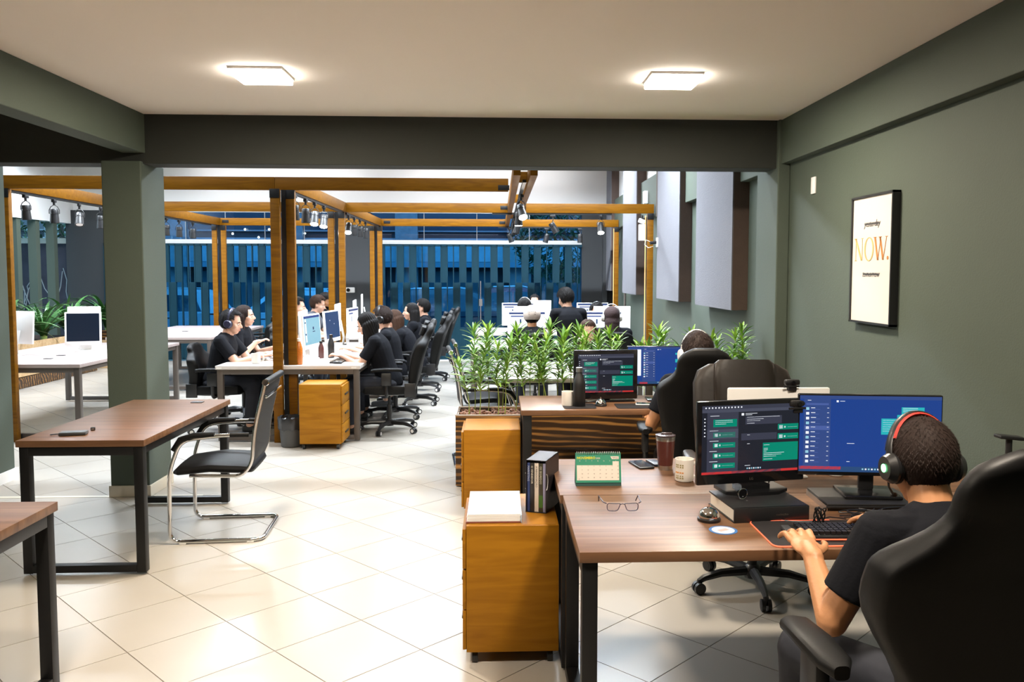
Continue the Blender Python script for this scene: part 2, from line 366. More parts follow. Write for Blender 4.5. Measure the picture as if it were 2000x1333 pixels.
# ================================================================ pergola and spotlights
def pergola():
    g = thing('pergola', 'amber timber pergola of paired posts and beams over the back desks', 'pergola')
    zb, zt = 2.455, 2.58
    def beam(a, bb, mt=M_PERG): return MB().b2(a, bb, .003).build('beam', mt, g)
    Y = (8.3, 11.22, 14.55)
    beam((-4.78, Y[0]-.05, zb), (-2.16, Y[0], zt)); beam((-2.158, Y[0]-.05, zb), (.1, Y[0], zt))
    beam((-4.78, Y[1]-.05, zb), (-2.0, Y[1], zt)); beam((-1.998, Y[1]-.05, zb), (.13, Y[1], zt)); beam((.34, Y[1]-.05, zb), (2.085, Y[1], zt))
    beam((-4.78, Y[2]-.05, zb), (-2.0, Y[2], zt)); beam((-1.998, Y[2]-.05, zb), (.13, Y[2], zt)); beam((.34, Y[2]-.05, zb), (2.09, Y[2], zt))
    beam((-2.18, Y[2]+.02, zb), (-2.13, Y[2]+.07, zt))
    for x in (-4.75, -2.03):
        beam((x-.025, Y[0], zb), (x+.025, Y[1]-.05, zt), M_PERG); beam((x-.025, Y[1], zb), (x+.025, Y[2]-.05, zt), M_PERG)
    for x in (.155, .295): beam((x-.03, 6.9, zb), (x+.03, Y[2]+.1, zt))
    for y in (7.6, 9.8, 12.7): MB().b2((.185, y, zb+.02), (.265, y+.05, zt-.01)).build('spacer', M_PERG, g)
    def post(x, y, w=.085):
        o = MB().b2((x-w/2, y-.06, 0), (x+w/2, y, zb), .003).build('post', M_PERG, g)
        MB().b2((x-w/2-.003, y-.064, zb-.085), (x+w/2+.003, y-.058, zb), .001).build('bracket', M_MET, o)
        return o
    for x, y in ((-4.72, 8.31), (-2.135, 8.2), (-2.02, 8.31), (-2.2, 11.2), (-2.06, 11.2), (-2.16, 14.53), (-2.03, 14.53),
                 (-4.84, 11.2), (-4.70, 11.2), (-4.82, 14.53), (-4.67, 14.53), (2.035, 11.2), (2.05, 14.53)): post(x, y, .088 if y < 9 else .08)
    # black conduit channel between paired posts
    for x, y in ((-2.078, 8.27), (-2.13, 11.2), (-2.095, 14.53), (-4.745, 14.53)):
        MB().b2((x-.022, y-.03, 0), (x+.022, y, zb)).build('conduit', M_MET, g)
    for x, y in ((1.975, 11.18), (2.01, 14.5)): MB().b2((x-.012, y-.04, .2), (x-.004, y-.02, zb-.03)).build('led_strip', emis('warm_led', (1, .5, .16), 1), g, 0)
    # brackets on the hanging beams
    for x, y, z in ((.06, Y[0]-.052, 2.49), (.09, Y[1]-.052, 2.52), (.08, Y[2]-.052, 2.52), (-4.63, Y[2]-.052, 2.52), (-1.9, Y[2]-.052, 2.52)):
        MB().b2((x-.06, y, z-.025), (x+.05, y+.004, z+.025), .001).build('plate', M_MET, g)
    # light tracks under the beams
    for a, bb in (((-4.765, 8.35, 2.43), (-4.735, 11.1, 2.455)), ((-4.765, 11.6, 2.43), (-4.735, 14.1, 2.455)), ((-2.045, 8.36, 2.43), (-2.015, 11.0, 2.455)),
                  ((-2.045, 11.3, 2.43), (-2.015, 14.3, 2.455)), ((-.08, 11.18, 2.43), (1.52, 11.21, 2.455)), ((0, 14.5, 2.43), (1.6, 14.53, 2.455)), ((.21, 7.2, 2.43), (.24, 14.3, 2.455))):
        MB().b2(a, bb).build('light_track', M_MET, g)
    MB().b2((-4.76, 8.36, 0), (-4.70, 8.4, 0.06)).build('foot_plate', M_MET, g)
pergola()

def spot_proto():
    mt = M_BLK
    r = {}
    r['mount'] = MB().b2((-.017, -.035, -.03), (.017, .035, 0), .003).cyl((0, 0, -.03), (0, 0, -.06), .012).mesh('mount', mt)
    m = MB()
    for s in (-1, 1): m.tube([(0, 0, -.055), (s*.032, 0, -.075), (s*.05, 0, -.11), (s*.05, 0, -.15)], .004, 6)
    r['yoke'] = m.mesh('yoke', mt)
    r['head'] = MB().lathe([(.036, .05), (.04, .045), (.04, .004), (.043, .002), (.043, -.002), (.04, -.004), (.046, -.09), (.046, -.1), (.043, -.1), (.040, -.08)], n=20).mesh('lamp_head', mt)
    r['on'] = MB().cyl((0, 0, -.1015), (0, 0, -.085), .041, n=20).mesh('lens', emis('lamp_glow', (1, .9, .75), 60), 0)
    r['off'] = MB().cyl((0, 0, -.096), (0, 0, -.085), .036, n=20).mesh('lens', M_WP, 0)
    return r
SPR = spot_proto()
def spot(x, y, tilt, lit, label, group, rz=0):
    t = thing('track_spotlight', label, 'spotlight', (x, y, 2.43), rz, group)
    link('mount', SPR['mount'], t); link('yoke', SPR['yoke'], t)
    h = link('lamp_head', SPR['head'], t, (0, 0, -.15), (rad(tilt), 0, 0)); link('lens', SPR['on' if lit else 'off'], h)
    if lit:
        d = bpy.data.lights.new('spot_bulb', 'SPOT'); d.energy = lit; d.color = (1, .88, .7); d.spot_size = rad(70); d.spot_blend = .6; d.shadow_soft_size = .03
        o = bpy.data.objects.new('spot_bulb', d); COL.objects.link(o); o.parent = h; o.location = (0, 0, -.11)
for k, (y, tl, w_) in enumerate(((8.68, 4, 'nearest the corner post'), (9.22, 0, 'second from the corner post'), (9.76, -24, 'third from the corner post, tilted'), (10.27, 0, 'fourth, beside the green pillar'))):
    spot(-4.75, y, tl, 0, 'unlit black spotlight on left pergola beam, '+w_, 'spotlights on the left beam', rad(10*k))
for k, (y, w_) in enumerate(((12.25, 'first right of the green pillar'), (12.73, 'middle of the three'), (13.29, 'last before the paired posts'))):
    spot(-4.75, y, 0, 0, 'unlit black spotlight on the far left beam, '+w_, 'spotlights on the far left beam', rad(5*k))
for k, (y, l, w_) in enumerate(((8.5, 0, 'unlit black spotlight hard against the near paired posts'), (8.97, 0, 'unlit black spotlight second behind the near paired posts'), (9.41, 60, 'glowing black spotlight on middle beam, nearer of the two lit'), (9.9, 60, 'glowing black spotlight on middle beam, farther of the two lit'))):
    spot(-2.03, y, -24 if l else 0, l, w_, 'spotlights on the middle beam')
for k, (y, l, w_) in enumerate(((11.51, 80, 'brightly glowing spotlight just behind the second paired posts'), (11.96, 0, 'unlit spotlight behind the bright one on the far middle beam'), (12.44, 0, 'unlit spotlight third on the far middle beam'), (12.96, 0, 'unlit spotlight last on the far middle beam'))):
    spot(-2.03, y, -34 if l else 0, l, w_, 'spotlights on the far middle beam')
spot(.225, 8.3, -38, 70, 'glowing spotlight tilted right between the two hanging rails', 'spotlights between the rails', rad(20))
spot(.225, 9.3, 0, 30, 'black spotlight pointing down between rails, behind the tilted lit one', 'spotlights between the rails')
spot(.225, 11.6, 0, 0, 'small unlit spotlight hanging from the far end of the rails', 'spotlights between the rails')
for x, tl, l, w_ in ((.26, 14, 0, 'unlit tilted spotlight, leftmost under the right crossbeam'), (.73, -30, 0, 'strongly tilted black spotlight, middle under the right crossbeam'), (1.37, 0, 70, 'bright glowing spotlight, rightmost under the right crossbeam')):
    spot(x, 11.195, -28 if l else tl, l, w_, 'spotlights on the right crossbeam', rad(0 if l else 90))
for x, tl, w_ in ((.2, -20, 'small tilted spotlight on the farthest crossbeam, left'), (.84, 14, 'small tilted spotlight on the farthest crossbeam, middle'), (1.42, 0, 'small upright spotlight on the farthest crossbeam, right')):
    spot(x, 14.515, tl, 0, w_, 'spotlights on the farthest crossbeam', rad(90))

# ceiling panels of the front room
for k, (x, y) in enumerate(PANELS[:2]):
    t = thing('ceiling_light', ('left' if k == 0 else 'right')+' square white ceiling light glowing under the front room ceiling', 'ceiling light', (x, y, 2.8), 0, 'square ceiling lights')
    MB().b2((-.15, -.15, -.014), (.15, .15, 0), .002).build('frame', M_WP, t)
    MB().b2((-.143, -.143, -.04), (.143, .143, -.014), .004).build('diffuser', emis('panel_glow', (1, .93, .82), 24), t, 0)
for x, y in TUBES[:8]:
    pass
for k, x in enumerate((-4.0, -.3)):
    t = thing('linear_light', ('left' if k == 0 else 'right')+' long white linear light at the top of the high front wall', 'ceiling light', (x, 15.5, 3.655), 0, 'linear lights at the top of the front wall')
    MB().b2((-1.7, -.04, 0), (1.7, .04, .06), .004).build('housing', M_WP, t)
    for xx in (-1.4, 1.4): MB().cyl((xx, 0, .06), (xx, 0, .246), .008).build('hanger', M_STEEL, t)
    MB().b2((-1.68, -.03, -.006), (1.68, .03, .001)).build('diffuser', emis('tube_glow', (.9, .97, 1), 6), t, 0)
# picture, plates, small wall items
def picture():
    t = thing('framed_poster', 'tall white poster in a black frame on the green right wall', 'picture', (2.18, 4.73, 1.74))
    W, H, D = .53, .745, .045
    f = MB()
    f.b2((-D, -W/2, -H/2), (0, -W/2+.012, H/2)).b2((-D, W/2-.012, -H/2), (0, W/2, H/2)).b2((-D, -W/2, H/2-.012), (0, W/2, H/2)).b2((-D, -W/2, -H/2), (0, W/2, -H/2+.012))
    f.build('frame', M_BLK, t, 0)
    p = MB().b2((-D+.01, -W/2+.01, -H/2+.01), (-.004, W/2-.01, H/2-.01)).build('print', mat('poster_paper', (.56, .515, .47), .6, var=.01), t, 0)
    x = -D+.009
    M_OR = mat('orange_ink', (.42, .17, .04), .6, var=.3, scale=9); M_YE = mat('mustard_ink', (.48, .34, .12), .6, var=.3, scale=9); M_INK = mat('black_ink', (.03, .03, .035), .7)
    fn = lambda a, b_, h: (x-h, -a, b_)
    def stroke(m, ax, az, bx, bz, w): m.prism([(ax-w/2, az), (ax+w/2, az), (bx+w/2, bz), (bx-w/2, bz)], 0, .001, fn)
    def serif(m, ax, az, w=.03): m.prism([(ax-w/2, az-.002), (ax+w/2, az-.002), (ax+w/2, az+.002), (ax-w/2, az+.002)], 0, .001, fn)
    z0, z1 = -.005, .125
    m = MB(); stroke(m, -.205, z0, -.205, z1, .006); stroke(m, -.21, z1, -.125, z0, .02); stroke(m, -.12, z0, -.12, z1, .006)
    serif(m, -.205, z0); serif(m, -.212, z1, .034); serif(m, -.12, z1); m.build('letter_n', M_YE, p, 0)
    m = MB(); n = 28; cx_, cz_, = -.03, .06
    for i in range(n):
        a0, a1 = 2*pi*i/n, 2*pi*(i+1)/n
        P = lambda a, rx, rz: (cx_+rx*cos(a), cz_+rz*sin(a))
        m.prism([P(a0, .062, .069), P(a1, .062, .069), P(a1, .046, .064), P(a0, .046, .064)], 0, .001, fn)
    m.build('letter_o', M_YE, p, 0)
    m = MB(); stroke(m, .045, z1, .085, z0, .019); stroke(m, .085, z0, .118, z1, .006); stroke(m, .108, z1, .15, z0, .019); stroke(m, .15, z0, .187, z1, .006)
    serif(m, .045, z1, .036); serif(m, .11, z1, .036); serif(m, .187, z1, .03); m.build('letter_w', M_OR, p, 0)
    MB().prism([(.205+.011*cos(a*pi/6), .006+.011*sin(a*pi/6)) for a in range(12)], 0, .001, fn).build('full_stop', M_OR, p, 0)
    for s_, z in (('yesterday', .19), ('tomorrow', -.10)):
        text(s_, .052, M_INK, p, (x-.0006, 0, z), (pi/2, 0, -pi/2), 'word_'+s_, shear=.3)
        MB().b2((x-.0015, -.095, z+.012), (x, .095, z+.017)).build('strike_line', M_INK, p, 0)
def text(s_, size, mt, parent, loc, rot, name='lettering', align='CENTER', shear=0, ext=0.0002, bold=0):
    c = bpy.data.curves.new(name, 'FONT'); c.body = s_; c.size = size; c.align_x = align; c.shear = shear; c.extrude = ext; c.resolution_u = 2
    if bold: c.offset = bold
    o = bpy.data.objects.new(name, c)
    me = bpy.data.meshes.new_from_object(o); bpy.data.objects.remove(o); me.name = name; me.materials.clear(); me.materials.append(mt)
    return link(name, me, parent, loc, rot)
picture()
t = thing('blank_plate', 'small white blank wall plate high on the green wall left of the poster', 'wall plate', (2.18, 5.72, 2.265))
MB().b2((-.012, -.036, -.058), (0, .036, .058), .003).build('plate', M_WP, t)
t = thing('alarm_sensor', 'white alarm sensor box mounted above the right timber post', 'sensor', (2.1, 11.75, 2.72)); MB().b2((-.06, -.06, -.09), (0, .06, .09), .01).build('case', M_WP, t)
t = thing('wifi_router', 'white hanging device with short cable at the top of the right timber post', 'device', (1.93, 11.17, 2.43)); MB().b2((-.05, -.02, -.34), (.045, .03, -.12), .012).build('case', M_WP, t)
MB().box((-.01, 0, -.08), (.09, .04, .06), (0, .4, 0), .01).build('plug', M_WP, t); MB().b2((-.01, -.01, -.06), (.01, .01, 0)).build('hook', M_MET, t)
t = thing('security_camera', 'small white camera with dangling cable on the right wall beside timber post', 'camera', (2.035, 10.62, 2.05))
MB().b2((-.02, -.03, -.06), (0, .03, .06), .004).build('plate', M_WP, t); MB().cyl((-.02, 0, 0), (-.1, -.02, -.01), .02).build('barrel', M_BLK, t)
MB().tube([(-.1, 0, .01), (-.15, 0, .03), (-.17, 0, -.03), (-.12, 0, -.07), (-.06, 0, -.05)], .004, 6).build('cable', M_WP, t)
t = thing('sensor_reader', 'pale oval wall device with black round eye on the charcoal pillar', 'device', (-2.76, 15.75, 1.33))
MB().box((0, -.015, 0), (.17, .03, .1), None, .014).build('case', M_WP, t); MB().cyl((-.035, -.03, 0), (-.035, -.045, 0), .034, n=18).build('eye', M_BLKG, t)
t = thing('conduit_pipe', 'thin grey pipe running down the right wall above the timber post', 'pipe'); MB().cyl((2.08, 10.95, 2.4), (2.08, 10.95, 3.3), .012).build('pipe', M_GREYMET, t)
MB().cyl((2.12, 13.9, 0), (2.12, 13.9, 2.45), .02).build('pipe', M_GREYMET, t)

# ================================================================ desks
def grommet(b): pass
def desk(label, x0, y0, x1, y1, ends='y', top=M_DESK, fr=M_MET, splits=(), legw=.05, z=.75, th=.036, group=None, grom=(), cable=0, stickers=()):
    t = thing('desk', label, 'desk', (x0, y0, 0), 0, group)
    W, D = x1-x0, y1-y0
    cuts = [0, *splits, (D if ends == 'y' else W)]
    for a, c in zip(cuts, cuts[1:]):
        if ends == 'y': MB().b2((0, a+.002, z-th), (W, c-.002, z), .002).build('tabletop', top, t)
        else: MB().b2((a+.002, 0, z-th), (c-.002, D, z), .002).build('tabletop', top, t)
    zt = z-th; i = .012
    if ends == 'y':     # loop frames lie across x, at y0 and y1
        for y in (i, D-i-legw):
            for x in (i, W-i-legw): MB().b2((x, y, .012), (x+legw, y+legw, zt-.0), .003).build('leg', fr, t)
            MB().b2((i+legw, y, .015), (W-i-legw, y+legw, .015+legw*.8), .003).build('floor_bar', fr, t)
            MB().b2((i+legw, y, zt-.05), (W-i-legw, y+legw*.8, zt), .002).build('top_bar', fr, t)
        for x in (i, W-i-legw): MB().b2((x, i+legw, zt-.05), (x+legw*.8, D-i-legw, zt), .002).build('side_bar', fr, t)
    else:
        for x in (i, W-i-legw):
            for y in (i, D-i-legw): MB().b2((x, y, .012), (x+legw, y+legw, zt), .003).build('leg', fr, t)
            MB().b2((x, i+legw, .015), (x+legw, D-i-legw, .015+legw*.8), .003).build('floor_bar', fr, t)
            MB().b2((x, i+legw, zt-.05), (x+legw, D-i-legw, zt), .002).build('top_bar', fr, t)
        for y in (D-i-legw-.1,): MB().b2((i+legw, y, zt-.05), (W-i-legw, y+legw*.8, zt), .002).build('side_bar', fr, t)
    for gx, gy in grom: MB().box((gx-x0, gy-y0, z+.003), (.08, .05, .006), None, .002).build('cable_cover', M_BLK, t)
    for sx in stickers: MB().b2((sx, -.001, z-th+.008), (sx+.05, .0, z-th+.024)).build('sticker', M_WP, t, 0)
    return t
def feet(): pass
DES_A = desk('walnut desk in the right foreground with two black monitors on it', .262, 2.655, 2.1, 3.356, 'x', legw=.052)
DES_B = desk('walnut desk behind the foreground one, holding calendar, tumbler and white mug', .25, 3.36, 2.1, 4.02, 'x', legw=.052)
DES_2 = desk('walnut desk in front of the bamboo planter, black bottle on its left end', .15, 5.475, 2.06, 6.13, 'x', legw=.06)
desk('empty walnut desk on black frame beside the green pillar', -2.6, 4.56, -1.92, 6.03, 'y', grom=[(-2.1, 5.88)])
desk('walnut desk cut off by the lower left corner of the view', -3.2, 2.2, -1.745, 3.34, 'x')
desk('long shared dark walnut desk at the near pergola posts, people on both sides', -2.745, 8.18, -1.35, 10.95, 'y', top=M_PALE, fr=M_GREYMET, splits=(1.385,), legw=.055, stickers=(.012, 1.31))
desk('second shared desk farther back between the rows of seated people', -2.745, 11.75, -1.35, 14.3, 'y', top=M_PALE, fr=M_GREYMET, splits=(1.27,), legw=.055)
desk('shared desk at the far left with three pale all-in-one computers', -5.56, 8.37, -4.12, 10.95, 'y', top=mat('desk_plum', (.36, .29, .27), .35, var=.1), fr=M_GREYMET, splits=(1.29,), legw=.055, grom=[(-4.7, 8.9), (-4.75, 9.25), (-4.4, 10.2)], stickers=(.7,))
desk('empty purple-brown desk against the gate behind the left pillar', -5.45, 11.8, -4.0, 14.4, 'y', top=mat('desk_plum', (.36, .29, .27)), fr=M_GREYMET, splits=(1.3,), legw=.055, grom=[(-4.8, 13)])
desk('pale desk directly behind the bamboo planter', -.02, 7.12, 1.35, 8.5, 'x', top=M_PALE, fr=M_GREYMET, splits=(.69,), legw=.055)
desk('pale desk with white monitors behind the bamboo plants, middle row', -.35, 10.2, 1.8, 11.25, 'x', top=M_PALE, fr=M_GREYMET, splits=(1.07,), legw=.055)
desk('pale desk in the farthest row before the right gate', -.35, 12.5, 1.8, 13.8, 'x', top=M_PALE, fr=M_GREYMET, splits=(1.07,), legw=.055)

def pedestal(label, x0, y0, w, d, h, face, paper=0):
    t = thing('drawer_pedestal', label, 'drawer unit', (x0, y0, 0), 0, 'oak drawer pedestals')
    MB().b2((0, 0, .055), (w, d, h), .003).build('carcass', M_PED, t)
    MB().b2((.012, .012, h), (w-.012, d-.012, h+.001)).build('top_panel', M_PED, t)
    n = 3; hh = (h-.075)/n
    for k in range(n):
        z0 = .065+k*hh
        if face < 0: dr = MB().b2((-.016, .006, z0), (-.001, d-.006, z0+hh-.006), .002).build('drawer_front', M_PED, t); MB().b2((-.026, d*.3, z0+hh*.42), (-.016, d*.7, z0+hh*.5), .002).build('handle', M_BLK, dr)
        else: dr = MB().b2((w+.001, .006, z0), (w+.016, d-.006, z0+hh-.006), .002).build('drawer_front', M_PED, t); MB().b2((w+.016, d*.3, z0+hh*.42), (w+.026, d*.7, z0+hh*.5), .002).build('handle', M_BLK, dr)
    for x in (.035, w-.035):
        for y in (.035, d-.035):
            c = MB(); c.cyl((x-.012, y, .024), (x+.012, y, .024), .024, n=14); c.cyl((x, y, .02), (x, y, .055), .01); c.build('caster', M_BLK, t)
    return t
pedestal('oak drawer unit in the foreground with papers and a book box on top', -.135, 3.44, .39, .51, .6, -1)
pedestal('oak drawer unit with bare top beside the second desk and the planter', -.235, 5.6, .385, .45, .597, -1)
pedestal('oak drawer unit between waste bin and seated woman at the shared desk', -1.855, 7.8, .385, .38, .615, 1)

# waste bin with bag
t = thing('waste_bin', 'black waste bin lined with a dark plastic bag at the pergola post', 'bin', (-1.975, 7.98, 0))
MB().lathe([(.085, 0), (.095, .01), (.115, .26), (.11, .262), (.09, .02)], n=24, cap=False).build('bucket', mat('bin_grey', (.05, .05, .05), .5), t)
b = MB(); n = 36
rings = []
for j, (r_, z_) in enumerate(((.117, .17), (.121, .21), (.124, .25), (.12, .285), (.108, .287), (.1, .24), (.09, .15))):
    rings.append([b._v(((r_+.004*sin(i*2.9+j))*cos(2*pi*i/n), (r_+.004*sin(i*2.9+j))*sin(2*pi*i/n), z_+.008*sin(i*1.7+j*2))) for i in range(n)])
for j in range(6): b.bridge(rings[j], rings[j+1])
b.build('bag', mat('bag_plastic', (.02, .02, .022), .22, var=.2), t)

# ================================================================ chairs
def loft(b, secs, n=20, p=3.2, lift=None):
    # secs: (centre, half-width, half-thickness, xdir, ydir[, bolster])
    R = []
    for s in secs:
        c, hw, ht, xd, yd = s[:5]; bo = s[5] if len(s) > 5 else 0
        ring = []
        for i in range(n):
            a = 2*pi*i/n; ca, sa = cos(a), sin(a)
            x = (abs(ca)**(2/p))*(1 if ca >= 0 else -1); y = (abs(sa)**(2/p))*(1 if sa >= 0 else -1)
            off = bo*(abs(x)**3) if y > 0 else 0
            ring.append(b._v(V(c)+V(xd)*hw*x+V(yd)*(ht*y+off)))
        R.append(ring)
    for i in range(len(R)-1): b.bridge(R[i], R[i+1])
    b._f(R[0][::-1]); b._f(R[-1]); return b
def star_base(t, hub=M_BLK, cast=M_BLK, ringm=M_WP, r=.31, z=.085):
    bs = MB().lathe([(.045, .06), (.05, .075), (.045, .115), (.03, .13)], n=16)
    for k in range(5):
        a = 2*pi*k/5+.3; d = V((cos(a), sin(a), 0))
        bs.tube([d*.03+V((0, 0, z+.01)), d*r*.6+V((0, 0, z+.012)), d*r*.9+V((0, 0, z-.005)), d*r+V((0, 0, z-.02))], [.026, .022, .018, .014], 8)
    bs.build('star_base', hub, t)
    for k in range(5):
        a = 2*pi*k/5+.3; d = V((cos(a), sin(a), 0)); q = V((-sin(a), cos(a), 0)); c = d*r+V((0, 0, .03))
        w_ = MB().cyl(c-q*.024, c-q*.006, .03, n=16).cyl(c+q*.006, c+q*.024, .03, n=16).cyl(c+V((0, 0, .0)), c+V((0, 0, .045)), .01).build('caster', cast, t)
        MB().cyl(c-q*.0255, c-q*.0245, .019, n=14).cyl(c+q*.0245, c+q*.0255, .019, n=14).build('wheel_ring', ringm, w_)
    MB().cyl((0, 0, .1), (0, 0, .28), .026).cyl((0, 0, .28), (0, 0, .4), .015).build('gas_lift', M_BLK, t)
    MB().b2((-.09, -.1, .385), (.09, .1, .41), .004).tube([(.08, .03, .395), (.2, .05, .395), (.26, .05, .39)], .006, 6).build('tilt_plate', M_STEEL, t)
def smooth_rows(*rows):
    # rounded profile through the given rows (Catmull-Rom)
    out = []; n = len(rows)
    for i in range(n-1):
        p = [rows[max(0, i-1)], rows[i], rows[i+1], rows[min(n-1, i+2)]]
        for k in range(3):
            t = k/3; out.append(tuple(.5*(2*p[1][j]+(p[2][j]-p[0][j])*t+(2*p[0][j]-5*p[1][j]+4*p[2][j]-p[3][j])*t*t+(3*p[1][j]-p[0][j]-3*p[2][j]+p[3][j])*t**3) for j in range(4)))
    out.append(rows[-1]); return out
def gaming_chair(label, loc, rz, m=M_LEA, recline=12, top=1.25, wing=.27, group='black gaming chairs', arm=.68, pillow=True, headw=.16):
    t = thing('gaming_chair', label, 'chair', loc, rz, group)
    star_base(t)
    b = MB(); X = (1, 0, 0)
    loft(b, [((0, .27, .455), .17, .03, X, (0, 0, 1), 0), ((0, .24, .455), .235, .05, X, (0, 0, 1), .02), ((0, .1, .45), .255, .052, X, (0, 0, 1), .035), ((0, -.1, .445), .255, .05, X, (0, 0, 1), .035), ((0, -.2, .445), .24, .045, X, (0, 0, 1), .03), ((0, -.24, .445), .2, .03, X, (0, 0, 1), 0)])
    b.build('seat', m, t)
    R = rad(recline); up = V((0, -sin(R), cos(R))); fo = V((0, cos(R), sin(R))); o = V((0, -.235, .44)); H = (top-.44)/cos(R)
    b = MB(); S_ = []
    for u, hw, ht, bo in smooth_rows((0, .17, .02, 0), (.03, .21, .04, 0), (.15, .225, .05, .03), (.32, .23, .05, .045), (.52, wing-.01, .05, .06), (.64, wing, .048, .055), (.7, wing*.94, .046, .045), (.77, wing*.72, .045, .02), (.83, headw+.005, .043, .01), (.9, headw, .042, .005), (.96, headw-.03, .036, 0), (1, headw*.45, .02, 0)):
        S_.append((o+up*H*u+fo*(.03*sin(pi*min(1, u*1.1))-.02*max(0, u-.7)), hw, ht, X, fo, bo))
    loft(b, S_, 32, 3); b.build('backrest', m, t, 85)
    if pillow:
        b = MB(); loft(b, [(o+up*H*u+fo*.065, hw, .03, X, fo, 0) for u, hw in ((.79, .09), (.81, .13), (.87, .14), (.92, .13), (.94, .09))], 16); b.build('head_pillow', m, t)
    for s in (-1, 1):
        MB().tube(fillet([(s*.2, .02, .40), (s*.31, .02, .40), (s*.315, .02, .64)], .05, 4), .018, 8).b2((s*.315-.02, -.03, .52), (s*.315+.02, .07, arm-.03), .008).build('arm_support', M_BLK, t)
        b = MB(); loft(b, [((s*.32, y, arm+dz), w_, .018, X, (0, 0, 1), 0) for y, w_, dz in ((.17, .02, -.012), (.14, .042, -.003), (.02, .048, .003), (-.1, .044, 0), (-.14, .02, -.006))], 14); b.build('armrest', M_LEA, t)
    for s in (-1, 1): MB().b2((s*.235-.012, -.27, .39), (s*.235+.012, -.16, .53), .005).build('hinge', M_BLK, t)
    return t
def visitor_chair(label, loc, rz, arms=True, group=None, slat=False):
    t = thing('cantilever_chair', label, 'chair', loc, rz, group)
    r = .0125
    b = MB(); pts = []
    for s in (-1, 1):
        p = [(s*.27, -.25, .0135), (s*.27, .27, .0135), (s*.27, .25, .64), (s*.27, .05, .665), (s*.262, -.2, .665)]
    L_ = [(-.25, -.2, .665), (-.262, -.02, .665), (-.265, .2, .64), (-.265, .27, .45), (-.265, .275, .0135), (-.265, -.27, .0135), (.265, -.27, .0135), (.265, .275, .0135), (.265, .27, .45), (.265, .2, .64), (.262, -.02, .665), (.25, -.2, .665)]
    b.tube(fillet(L_, .07, 5), r, 10); b.build('sled_frame', M_CHR, t)
    for s in (-1, 1):
        MB().tube(fillet([(s*.235, .16, .415), (s*.235, -.15, .405), (s*.235, -.21, .48), (s*.235, -.23, .70), (s*.235, -.3, .985)], .1, 5), .0115, 10, ry=.0115).build('back_tube', M_CHR, t)
        MB().tube([(s*.262, .0, .672), (s*.264, .12, .668), (s*.265, .2, .645), (s*.266, .245, .58)], [.016, .019, .019, .014], 10).cyl((s*.25, -.2, .665), (s*.259, -.09, .667), .014).build('armrest', M_LEA, t)
    b = MB(); loft(b, [((0, y, z), w_, h_, (1, 0, 0), (0, 0, 1), 0) for y, z, w_, h_ in ((.27, .425, .19, .015), (.24, .435, .225, .035), (.05, .455, .23, .04), (-.12, .445, .23, .04), (-.2, .44, .22, .03), (-.215, .44, .18, .01))], 18); b.build('seat', M_LEA, t)
    b = MB(); prof = fillet([(0, -.16, .42), (0, -.215, .5), (0, -.235, .7), (0, -.29, .93)], .12, 5)
    A = [[b._v((x, p.y-.0+dy, p.z)) for x in (-.232, .232)] for p in prof for dy in (.004,)]; B = [[b._v((x, p.y-.006, p.z)) for x in (-.232, .232)] for p in prof]
    for i in range(len(A)-1):
        b._f([A[i][0], A[i][1], A[i+1][1], A[i+1][0]]); b._f([B[i][1], B[i][0], B[i+1][0], B[i+1][1]])
        b._f([A[i][0], A[i+1][0], B[i+1][0], B[i][0]]); b._f([A[i][1], B[i][1], B[i+1][1], A[i+1][1]])
    b.build('back_mesh', M_MESHF, t)
    MB().cyl((-.25, -.305, .985), (.25, -.305, .985), .021, n=16).build('top_roll', M_LEA, t)
    MB().b2((-.23, -.30, .93), (.23, -.285, .985), .004).build('head_strip', M_LEA, t)
    for s in (-1, 1): MB().cyl((s*.25, -.305, .985), (s*.258, -.305, .985), .022, .018, n=16).build('end_cap', M_CHR, t)
    MB().b2((-.24, -.31, .885), (.24, -.296, .905), .004).build('back_rail', M_CHR, t)
    for s in (-1, 1):
        for y in (.2, -.2): MB().b2((s*.265-.014, y-.02, 0), (s*.265+.014, y+.02, .008), .002).build('glide', M_WP, t)
    return t
